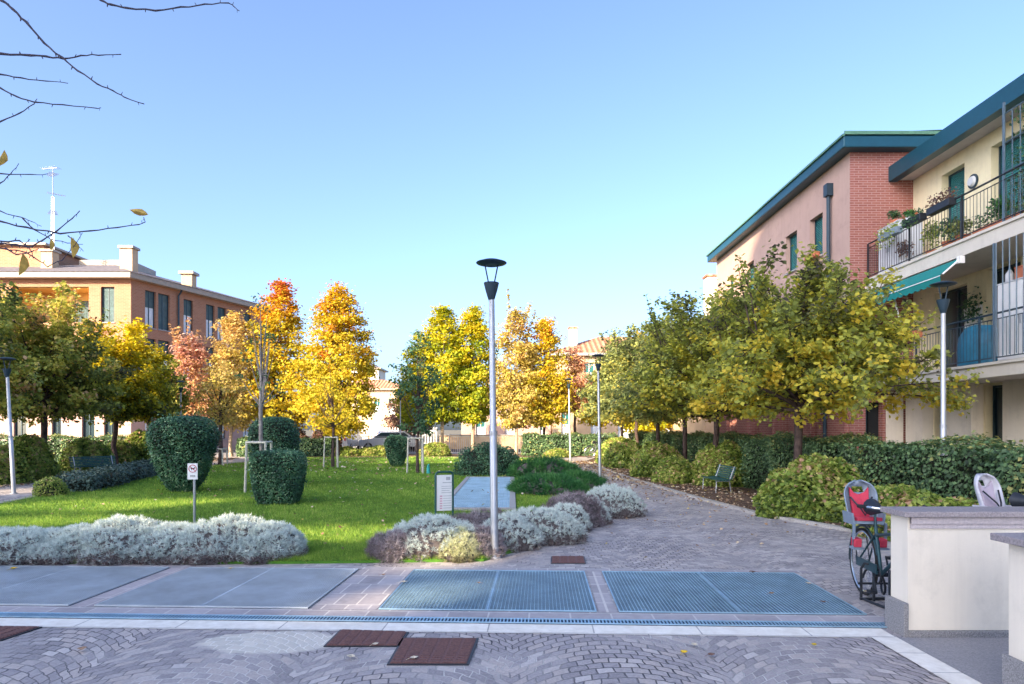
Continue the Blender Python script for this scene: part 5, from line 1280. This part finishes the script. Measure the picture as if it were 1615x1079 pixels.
m_ = MB(); m_.lathe([(.42, 0), (.43, .4), (.40, .7), (.28, .88), (.08, .95)], (0, 0, 0), 14); m_.v = [(v[0] * .85, v[1] * 1.35, v[2] + .02 * math.sin(v[1] * 14)) for v in m_.v]; m_.build('cover', M['bluecover'], shrub_c, smooth=True)
t = thing('trellis', 'white diamond trellis with a climbing plant on the lower balcony wall', 'trellis', (11.36, 16.85, 3.3)); m_ = MB()
for i in range(-4, 8):
    for s_ in (-1, 1):
        y0 = i * .12; pts = [];
        for z in (0.0, 1.35):
            yy_ = y0 + s_ * (z - .67) * .6; pts.append((0, yy_ - .24, z))
        m_.tube(pts, .011, 4)
m_.v = [(v[0], max(-.36, min(.30, v[1])), v[2]) for v in m_.v]; m_.build('lattice', M['white'], t)
rng = np.random.default_rng(9); P = np.stack([rng.normal(-.05, .05, 260), rng.normal(-.05, .2, 260), rng.normal(1.25, .22, 260)], 1); V, F = leaf_quads(P, .09, rng); npmesh('foliage', V, F, rng.uniform(0, .7, 260), [L['young']], t)
pot_plant('bushy green plant in the pot on top of the tall pale balcony cabinet', 10.5, 18.75, 7.225, .13, .28, L['young'], seed=1)
pot_plant('grey-green small plant next to the bushy one on the pale cabinet', 10.7, 18.4, 7.225, .10, .2, L['juniper'], 'offwhite', seed=2)
pot_plant('dark purple plant behind the left end of the upper railing', 10.3, 17.9, 5.86, .17, .55, L['purple'], 'offwhite', seed=3)
pot_plant('tall yellow-green plant on the upper balcony floor', 10.4, 16.9, 5.86, .17, .75, L['hydra'], seed=4, n=420)
pot_plant('leafy green plant behind the middle of the upper railing', 10.35, 16.15, 5.86, .19, .6, L['young'], seed=5, n=420)
pot_plant('trailing green plant spilling through the upper railing', 10.3, 15.6, 5.86, .18, .42, L['row_far'], seed=6, n=420, trail=.3)
pot_plant('dark green plant at the right part of the upper balcony', 10.45, 14.6, 5.86, .17, .6, L['juniper'], seed=7, n=380)
trough_plant('blue-grey flower box with trailing plants on the upper railing near the cabinet', 10.02, 18.1, 6.72, .9, L['hydra'], 'seat_grey', .14, 1, 320, .5)
trough_plant('dark flower box on the upper railing beside the shuttered window', 10.02, 17.0, 6.74, .75, L['young'], 'iron', .12, 2, 200, .3)
trough_plant('flower box with dark spiky flowers on the upper railing', 10.02, 15.95, 6.74, .85, L['purple'], 'iron', .26, 3, 260)
trough_plant('long terracotta flower box on the upper balcony floor at the right', 10.3, 14.4, 5.86, 1.5, L['young'], 'terracotta', .35, 4, 420)
trough_plant('terracotta flower box fixed high on the brick wall by the upper balcony', 11.15, 19.1, 7.5, .4, L['row_far'], 'terracotta', .1, 5, 60)
trough_plant('flower box on the lower balcony rail behind the awning end', 10.02, 17.3, 3.9, 1.0, L['row_far'], 'terracotta', .25, 6, 200)
rng = np.random.default_rng(10); tv = thing('climbing_plant', 'ivy climbing the tall privacy grille of the upper balcony', 'climbing plant', (10.15, 12.6, 5.86))
P = np.stack([rng.normal(.05, .06, 1500), rng.uniform(-1.6, 1.3, 1500), 2.3 * rng.uniform(0, 1, 1500)], 1); V, F = leaf_quads(P, .08, rng); npmesh('foliage', V, F, rng.uniform(0, .8, 1500), [L['young']], tv)
m_ = MB(); m_.tube([(0, .3, 0), (.03, .2, 1.1), (0, -.3, 2.1)], .012, 5); m_.build('stem', M['bark'], tv)

# ================================================================== SHRUBS AND HEDGES
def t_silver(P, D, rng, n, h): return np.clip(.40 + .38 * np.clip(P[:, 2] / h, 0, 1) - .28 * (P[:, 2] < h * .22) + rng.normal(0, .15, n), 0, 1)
def t_mid(P, D, rng, n, h): return .5 + .18 * np.sin(P[:, 0] * 7 + P[:, 2] * 5) + rng.normal(0, .2, n)
gs = 'silver shrubs along the lawn edge'
for i, (x, y, rx, ry, h, lab) in enumerate([
    (-7.15, 8.75, .60, .55, .50, 'silver shrub cut by the left edge of the photo'), (-6.30, 8.65, .62, .52, .44, 'low silver shrub near the left edge with reddish stems'),
    (-5.60, 8.70, .55, .52, .46, 'silver shrub left of the tallest one in the left row'), (-4.98, 8.72, .55, .55, .60, 'tallest silver shrub of the left row with a purple-brown middle'),
    (-4.30, 8.66, .58, .52, .48, 'silver shrub just left of the small sign post'), (-3.66, 8.72, .55, .55, .60, 'large silver shrub just right of the small sign post'),
    (-3.12, 8.70, .40, .48, .48, 'silver shrub at the right end of the left row, brown at its foot')]):
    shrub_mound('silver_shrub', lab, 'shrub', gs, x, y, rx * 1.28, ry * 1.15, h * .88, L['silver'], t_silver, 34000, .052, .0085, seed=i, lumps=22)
for i, (x, y, rx, ry, h, m, lab, k) in enumerate([
    (-1.52, 8.66, .27, .28, .38, 'heather', 'brown dead twiggy shrub at the left end of the right group', 8000),
    (-1.02, 8.95, .56, .45, .58, 'silver', 'broad blue-silver shrub in front of the notice board', 24000),
    (-.66, 8.62, .24, .26, .38, 'silver_sunlit', 'silver shrub with sunlight painted in pale yellow-green, just left of the tall lamp post', 13000),
    (-.38, 8.85, .25, .28, .42, 'heather', 'dark brown shrub between the pale shrub and the tall lamp post', 7000),
    (-.50, 10.5, .55, .40, .44, 'heather', 'dark purple-brown shrub behind the tall lamp post at the lawn grating', 11000),
    (-.08, 9.45, .40, .38, .46, 'silver', 'small silver shrub just right of the tall lamp post', 11000),
    (.42, 10.05, .60, .48, .52, 'silver', 'large silver shrub in the middle of the right group', 24000),
    (1.02, 11.7, .52, .50, .62, 'heather', 'grey-purple twiggy shrub between the silver ones', 14000),
    (.84, 10.95, .36, .36, .44, 'silver', 'silver shrub between the large middle one and the grey-purple one', 12000),
    (1.36, 11.9, .30, .35, .42, 'silver', 'small silver shrub in front of the farthest silver shrub', 9000),
    (1.85, 13.0, .55, .55, .60, 'silver', 'farthest silver shrub at the right end by the path', 19000)]):
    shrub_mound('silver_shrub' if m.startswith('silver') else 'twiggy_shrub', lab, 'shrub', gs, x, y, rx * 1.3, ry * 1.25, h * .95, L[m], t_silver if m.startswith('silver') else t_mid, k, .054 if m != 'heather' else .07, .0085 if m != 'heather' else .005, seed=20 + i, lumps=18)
shrub_mound('juniper', 'spreading bright green juniper in front, right of the lawn grating', 'shrub', 'junipers by the lawn grating', .95, 17.2, 1.05, 1.0, .46, L['juniper'], t_mid, 11000, .16, .016, seed=41, spread=1.0)
shrub_mound('juniper', 'spreading juniper reaching the path edge, right of the front one', 'shrub', 'junipers by the lawn grating', 1.75, 18.8, .85, .9, .46, L['juniper'], t_mid, 9000, .16, .016, seed=42, spread=1.0)
shrub_mound('juniper', 'juniper behind the other two beside the dark rounded shrub', 'shrub', 'junipers by the lawn grating', .95, 22.4, 1.3, .9, .70, L['juniper'], t_mid, 9000, .18, .02, seed=43, spread=1.0)
shrub_mound('rounded_shrub', 'wide dark rounded shrub behind the lawn grating', 'shrub', None, -.75, 23.8, 1.12, .9, 1.02, L['box'], t_mid, 9000, leaf=.065, seed=44, core=L['core'])
shrub_mound('topiary', 'large tapered dark green topiary, wide at the top, behind the small sign', 'topiary', 'clipped topiary shrubs on the lawn', -8.42, 17.5, .80, .78, 1.98, L['box'], t_mid, 22000, leaf=.05, seed=45, core=L['core'], shape='clip', bottom=.46)
shrub_mound('topiary', 'clipped square dark green box shrub in the middle of the lawn', 'topiary', 'clipped topiary shrubs on the lawn', -5.02, 14.7, .53, .50, 1.17, L['box'], t_mid, 16000, leaf=.045, seed=46, core=L['core'], shape='clip', bottom=.74, psup=6.0)
shrub_mound('topiary', 'round-topped dark green topiary behind the clipped box shrub', 'topiary', 'clipped topiary shrubs on the lawn', -6.72, 19.3, .66, .66, 1.98, L['box'], t_mid, 14000, leaf=.05, seed=47, core=L['core'], shape='clip', bottom=.8)
shrub_mound('topiary', 'small far topiary narrowing to its foot beside the staked young tree', 'topiary', 'clipped topiary shrubs on the lawn', -4.88, 28.9, .52, .5, 1.36, L['box'], t_mid, 6000, leaf=.07, seed=48, core=L['core'], shape='clip', bottom=.45)
shrub_mound('yellow_shrub', 'low yellow-green clipped shrub by the left path and the leaning lamp', 'shrub', None, -11.05, 16.4, .36, .36, .46, L['hydra'], t_mid, 3000, leaf=.045, seed=49, core=L['core'])
hedge('low_hedge', 'low blue-green clipped hedge strip along the left path', -3.9, 3.9, -.45, .45, .42, L['bluejun'], 9000, .07, 1, None, R(103.5), (-12.0, 21.0), 'hedge', .05)
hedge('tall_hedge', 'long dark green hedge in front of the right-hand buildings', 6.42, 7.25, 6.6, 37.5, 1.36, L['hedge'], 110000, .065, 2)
hedge('tall_hedge', 'dark hedge below the left brick building behind the bench', -31, -17.2, 31.2, 32.2, 1.22, L['hedge'], 16000, .10, 3)
hedge('tall_hedge', 'short dark hedge behind the low stake frame', -16.0, -10.5, 39.6, 40.5, 1.05, L['hedge'], 7000, .12, 4)
hedge('tall_hedge', 'dark hedge across the end of the right path', .7, 6.2, 40.6, 41.5, 1.25, L['hedge'], 8000, .12, 5)
gh = 'leafy hydrangea bushes in the beds'
for i, (x, y, rx, ry, h, lab) in enumerate([
    (5.72, 12.9, 1.0, 1.15, .96, 'largest yellow-green hydrangea bush, right of the near bench'), (6.0, 10.6, .65, 1.0, .62, 'low pinkish-yellow bush behind the bicycle seat'),
    (5.9, 9.0, .5, .8, .62, 'low yellow bush at the foot of the hedge behind the garden wall'),
    (5.95, 19.7, .75, .9, 1.15, 'bright green bush just behind the near bench'), (4.95, 20.6, .6, .8, .75, 'dull grey-green bush left of the near bench'),
    (4.95, 23.2, .85, 1.0, 1.05, 'rounded green bush between the two right benches'), (4.85, 28.6, .85, 1.2, 1.1, 'yellow-green bush beyond the far right bench'),
    (4.9, 32.0, .9, 1.3, 1.1, 'farthest green bush along the right path'), (-15.3, 20.2, .9, .9, .95, 'low bright green bush at the far left edge'),
    (-15.5, 21.9, .8, .7, 1.2, 'green bush just right of the leaning lamp'), (-15.6, 25.0, .8, .8, 1.2, 'yellow-green bush behind the left end of the left bench'),
    (-16.6, 28.6, .8, .8, 1.0, 'small green bush behind the right end of the left bench'), (-16.2, 30.0, 1.05, .9, 1.35, 'yellow and orange tinged bush by the tapered topiary'),
    (-8.0, 40.3, 1.2, .6, .55, 'yellowish bush behind the lawn left of the far topiary'), (-9.9, 40.2, 1.0, .6, .5, 'low green bush behind the young staked tree'),
    (-4.6, 40.3, .9, .5, .7, 'low yellow-green bush behind the dark young tree'), (2.6, 38.9, .8, .6, .45, 'low bush at the far end of the lawn by the path')]):
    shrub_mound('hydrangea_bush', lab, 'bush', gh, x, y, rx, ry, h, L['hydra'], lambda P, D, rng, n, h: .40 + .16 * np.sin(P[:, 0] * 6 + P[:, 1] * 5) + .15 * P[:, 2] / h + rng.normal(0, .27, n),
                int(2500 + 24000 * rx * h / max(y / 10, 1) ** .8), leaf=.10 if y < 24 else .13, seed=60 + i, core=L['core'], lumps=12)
for i, (x, y, rx, h, lab) in enumerate([(-11.2, 41.2, 1.0, 1.9, 'dark purple bush under the orange tree'), (-13.0, 41.4, .9, 1.6, 'dark purple bush by the railing, farther left')]):
    shrub_mound('purple_bush', lab, 'bush', 'purple-leaved bushes at the back', x, y, rx, .7, h, L['purple'], t_mid, 4000, leaf=.12, seed=80 + i, core=L['core'])

# ================================================================== TREES
ROUND = lambda r: [(0, .45 * r), (.12, .85 * r), (.35, r), (.6, .88 * r), (.82, .55 * r), (1, .1 * r)]
COLM = lambda r: [(0, .5 * r), (.12, .9 * r), (.35, r), (.6, .82 * r), (.82, .52 * r), (1, .12 * r)]
def tc(base, grad=0.0, sp=.08): return lambda t, q, rng, n: base + grad * t + rng.normal(0, sp, n) + .12 * (q - .6)
gr = 'green and yellow trees in the row along the right path'
def tr(base, g, sp=.10): return lambda t, q, rng: base + g * (1 - t) + rng.normal(0, sp)
branchy('big green and yellow tree, nearest in the right row, before the brick building', gr, 6.0, 14.45, 1.95, 4.75, 2.4, 46, 80, .112, L['row'], tr(.42, .32, .14), .09, seed=1, lean=.03, skew=(.35, 0), shoots=16, spread=.10)
branchy('second tree of the right row, behind the near bench, with upright bare-tipped shoots', gr, 5.9, 19.7, 2.0, 5.2, 2.25, 38, 80, .12, L['row'], tr(.46, .22), .085, seed=2, lean=-.02, shoots=15, spread=.10)
branchy('third tree of the right row, dark green', gr, 5.9, 23.2, 2.0, 5.2, 2.2, 36, 78, .13, L['row_far'], tr(.50, .22), .08, seed=3, shoots=12, spread=.11)
branchy('fourth tree of the right row with a slanting dark trunk', gr, 5.9, 27.3, 2.0, 5.5, 2.2, 34, 78, .14, L['row_far'], tr(.50, .22), .08, seed=4, lean=-.05, shoots=12, spread=.11)
branchy('fifth tree of the right row', gr, 5.9, 31.9, 2.0, 5.8, 2.2, 32, 80, .15, L['row_far'], tr(.50, .22), .08, seed=5, lean=-.05, shoots=11, spread=.12)
branchy('farthest tree of the right row at the end of the path', gr, 5.7, 35.6, 2.0, 5.6, 1.95, 26, 80, .16, L['row_far'], tr(.44, .3), .08, seed=6, shoots=8, spread=.12)
gl = 'trees in the row along the left path'
branchy('tree cut by the left edge of the photo, green with tan leaves', gl, -15.7, 19.0, 2.0, 5.5, 2.1, 32, 100, .13, L['leftrow'], tr(.45, .15, .14), .09, seed=11, spread=.11)
branchy('large green tree behind the leaning lamp at the left, with pinkish-tan tips', gl, -15.85, 23.1, 2.0, 5.95, 2.3, 38, 104, .135, L['leftrow'], tr(.66, -.18, .14), .11, seed=12, shoots=6, spread=.12)
l2 = leafmat('leaf_left_yellow', [(0, (.05, .055, .02)), (.3, (.18, .22, .03)), (.6, (.48, .42, .02)), (1, (.74, .55, .014))], .42)
branchy('left-row tree with a bright yellow sunlit top', gl, -16.15, 27.8, 2.0, 5.7, 2.05, 36, 110, .15, l2, tr(.85, -.55), .10, seed=13, spread=.13)
branchy('dark green tree just left of the tapered topiary', gl, -17.2, 32.3, 2.0, 5.0, 1.75, 28, 100, .16, L['leftrow'], tr(.5, -.1), .09, seed=14, spread=.13)
ga = 'tall autumn trees behind the lawn'
tree('pinkish-red leaved tree in front of the pale brick building', ga, -18.4, 39.0, 1.8, 7.0, COLM(1.35), 150, 42, .24, .13, L['red'], lambda t, q, rng, n: .25 + .6 * t + rng.normal(0, .1, n), .09, seed=21, shoots=8)
tree('pale yellow and peach tree left of the red-topped one, thinly leaved', ga, -16.6, 40.4, 1.7, 8.6, COLM(1.75), 250, 40, .24, .13, L['peach'], lambda t, q, rng, n: .35 + .4 * t + rng.normal(0, .18, n), .10, 'bark_pale', seed=22, limbs=40, lean=.01)
tree('tall tree with a red crown tip above orange and yellow leaves', ga, -14.0, 41.2, 1.7, 10.5, COLM(2.05), 400, 46, .24, .13, L['maple'], lambda t, q, rng, n: .02 + .80 * t ** 3 + rng.normal(0, .08, n), .11, 'bark', seed=23, limbs=36)
tree('widest bright yellow tree with an orange tip left of the gap', ga, -10.1, 39.6, 1.4, 9.9, COLM(2.3), 440, 50, .26, .13, L['maple'], lambda t, q, rng, n: .05 + .45 * t ** 2.2 + rng.normal(0, .10, n), .12, 'bark', seed=24, limbs=44)
tree('smaller yellow-green tree at the left side of the middle group', ga, -6.0, 44.8, 1.9, 8.0, COLM(1.6), 210, 42, .25, .14, L['yellowgreen'], tc(.45, .2, .12), .09, 'bark_pale', seed=25)
tree('bright yellow-green tree with a sunlit pale trunk, left one of the middle pair', ga, -4.4, 43.1, 2.1, 9.2, COLM(1.95), 340, 46, .25, .13, L['yellowgreen'], tc(.40, .25, .14), .11, 'bark_pale', seed=26)
tree('bright yellow-green tree just left of the tall lamp post', ga, -2.45, 43.2, 2.1, 9.3, COLM(1.65), 300, 46, .25, .13, L['yellowgreen'], tc(.38, .3, .14), .11, 'bark_pale', seed=27)
tree('pale peach-yellow tree just right of the tall lamp post', ga, .25, 42.6, 1.8, 9.0, COLM(1.65), 260, 42, .25, .13, L['peach'], tc(.28, .2, .14), .10, 'bark_pale', seed=28, shoots=4)
tree('yellow tree with an orange tip right of the pale peach one', ga, 2.05, 43.0, 1.8, 8.6, COLM(1.5), 240, 44, .25, .13, L['maple'], lambda t, q, rng, n: .02 + .5 * t ** 3 + rng.normal(0, .12, n), .10, 'bark', seed=29)
tree('rusty red tree in front of the peach house', ga, 4.1, 44.2, 2.6, 6.8, COLM(1.05), 90, 40, .24, .13, L['red'], tc(.3, .3), .09, 'bark', seed=30)
tree('low golden yellow tree left of the far end of the right row', ga, 5.9, 45.8, 2.0, 5.4, ROUND(1.7), 150, 44, .26, .14, L['yellowgreen'], tc(.7, .1), .09, 'bark', seed=31)
tree('bright yellow low tree glowing under the right row', ga, 9.2, 46.2, 1.3, 4.6, ROUND(2.0), 170, 44, .26, .14, L['yellowgreen'], tc(.7, .1), .09, 'bark', seed=32)
tree('dark purple-brown tree in the gap left of the thin distant lamp', ga, -8.6, 56.5, 1.2, 5.0, ROUND(1.8), 120, 40, .28, .15, L['purple'], tc(.5, .2), .1, 'bark', seed=33)
tree('brownish purple tree in the gap right of the thin distant lamp', ga, -7.2, 50.0, 1.5, 4.6, ROUND(1.5), 100, 40, .26, .15, L['purple'], tc(.65, .2), .1, 'bark', seed=34)
gy = 'young staked trees on the lawn'
tree('slim grey-barked young tree, nearly leafless, in the nearest stake frame', gy, -6.32, 17.2, 2.0, 5.2, COLM(.50), 26, 9, .08, .07, L['young'], tc(.6, .2), .055, 'bark_grey', seed=35, limbs=26, lean=.0, shoots=0)
tree('young thinly leaved tree in front of the widest yellow tree', gy, -7.45, 28.4, 1.6, 4.4, ROUND(1.0), 36, 16, .14, .09, L['maple'], tc(.08, .1), .06, 'bark', seed=36, limbs=24)
tree('young dark green tree with a side branch, in front of the middle yellow trees', gy, -3.42, 24.7, 1.5, 5.5, [(0, .55), (.25, .9), (.5, .8), (.8, .5), (1, .15)], 38, 24, .13, .10, L['young'], tc(.4, .1), .055, 'bark', seed=37, limbs=30)
tree('young dark-trunked tree in the low stake frame by the left path', gy, -12.9, 30.2, 1.9, 4.6, ROUND(1.15), 70, 24, .18, .10, L['peach'], tc(.2, .3), .09, 'bark', seed=38, limbs=26)

# overhanging bare tree at the left (trunk outside the frame)
t = thing('bare_tree', 'bare tree whose thin dark twigs reach in at the upper left', 'tree', (-5.6, 3.9, 0))
def pw(px, py, Y): return ((px * .4078 - 807.5) * Y / 1077, Y, 1.65 + (676 - py * .4078) * Y / 1077)
LINES = [([(-60, -60), (5, 0), (50, 35), (100, 85), (170, 165), (240, 225), (300, 275), (375, 322), (440, 352), (480, 375), (557, 402)], 3.9, .012),
         ([(-120, 200), (0, 207), (120, 215), (180, 218), (245, 228), (310, 215), (380, 212), (468, 210)], 4.0, .011),
         ([(-120, 270), (0, 287), (80, 300), (175, 315), (262, 322)], 4.1, .008), ([(-120, 270), (0, 342), (60, 375), (130, 395), (240, 405), (375, 420), (390, 417)], 4.1, .0085),
         ([(-60, 500), (0, 470), (75, 440), (130, 400), (143, 382)], 4.0, .007), ([(330, -40), (390, 0), (430, 20), (490, 33), (600, 40), (700, 28), (790, 17), (885, 12), (905, 25), (925, 42)], 3.9, .0095),
         ([(-100, 660), (0, 672), (120, 677), (185, 672)], 4.2, .007), ([(-60, 760), (0, 710), (40, 672), (72, 632)], 4.0, .006), ([(-80, 800), (0, 818), (80, 840), (120, 855), (160, 875)], 4.1, .006),
         ([(-100, 840), (0, 857), (100, 880), (230, 902), (350, 892), (450, 880), (535, 868), (560, 858), (555, 840)], 4.0, .0085), ([(-100, 930), (0, 940), (60, 945), (120, 955), (160, 930), (220, 890), (280, 845), (308, 815)], 3.9, .0095),
         ([(-80, 950), (0, 960), (100, 975), (130, 995), (185, 1030), (240, 1005), (290, 950), (318, 900)], 4.0, .007), ([(85, 845), (130, 890), (200, 925), (260, 938), (320, 945)], 4.05, .006),
         ([(-40, 925), (30, 935), (75, 930), (120, 965), (128, 1000)], 3.95, .008), ([(40, 945), (90, 950), (115, 925)], 3.95, .006), ([(100, 85), (112, 88)], 3.9, .004), ([(260, 910), (300, 945), (322, 972)], 4.05, .0045), ([(20, 960), (60, 985), (125, 975), (150, 960)], 3.9, .007)]
m_ = MB(); rr = random.Random(5)
for ln, Y, r in LINES:
    P = [Vector(pw(a, b, Y)) for a, b in ln]; Q = []
    for i in range(len(P) - 1):
        for f in (0, .33, .66): Q.append(P[i].lerp(P[i + 1], f) + Vector((rr.uniform(-1, 1), 0, rr.uniform(-1, 1))) * .004)
    Q.append(P[-1]); k = len(Q); rad = [r * (1 - .72 * i / k) * (1.35 if i % 3 == 0 else 1.0) * .62 for i in range(k)]
    m_.tube(Q, rad, 6)
    for i in range(2, k, 3): m_.tube([Q[i], Q[i] + Vector((rr.uniform(-.01, .01), 0, rr.choice((-1, 1)) * .018))], [rad[i] * .9, rad[i] * .4], 5)
    if P[0].x < -2.9 and ln[0][0] < -30:
        e = Vector((-5.55, 3.9, max(3.0, min(7.2, P[0].z - .5)))); m_.tube([e, e.lerp(P[0], .5) + Vector((0, .1, .12)), P[0]], [r * 2.4, r * 1.3, r * .62], 6)
m_.build('twigs', M['twig'], t, world=True, smooth=True)
m_ = MB(); m_.tube([(-5.7, 3.9, -.02), (-5.62, 3.92, 1.8), (-5.58, 3.88, 4.2), (-5.4, 3.9, 7.6)], [.15, .11, .085, .04], 12)
e = Vector(pw(330, -40, 3.9)); m_.tube([(-5.42, 3.9, 7.0), ((-5.4 + e.x) / 2, 3.9, 6.0), e], [.03, .016, .006], 6); m_.build('trunk', M['bark'], t, world=True, smooth=True)
DL = [((535, 820), 4.0, .11, 75, 'leaf_a'), ((278, 955), 4.0, .12, 5, 'leaf_b'), ((80, 1020), 3.95, .13, -10, 'leaf_c'), ((195, 945), 4.0, .07, 0, 'leaf_d'), ((5, 610), 4.0, .10, -20, 'leaf_e')]
for (a, Y, s_, rot, _) in DL:
    c = Vector(pw(a[0], a[1], Y)); m_ = MB(); ca, sa = math.cos(R(rot)), math.sin(R(rot))
    prof = [(0, .5), (.17, .25), (.24, 0), (.15, -.28), (0, -.55), (-.10, -.3), (-.16, 0), (-.13, .25)]
    pts = [c + Vector(((p[0] * ca - p[1] * sa) * s_, abs(p[0]) * s_ * .9, (p[0] * sa + p[1] * ca) * s_)) for p in prof]; mid = c + Vector((0, -.01, 0))
    for i in range(len(pts)): m_.face([pts[i], pts[(i + 1) % len(pts)], mid])
    m_.build('leaf', plain('dead_leaf', (.48, .32, .07), .7, 0, .4, 30), t, world=True)
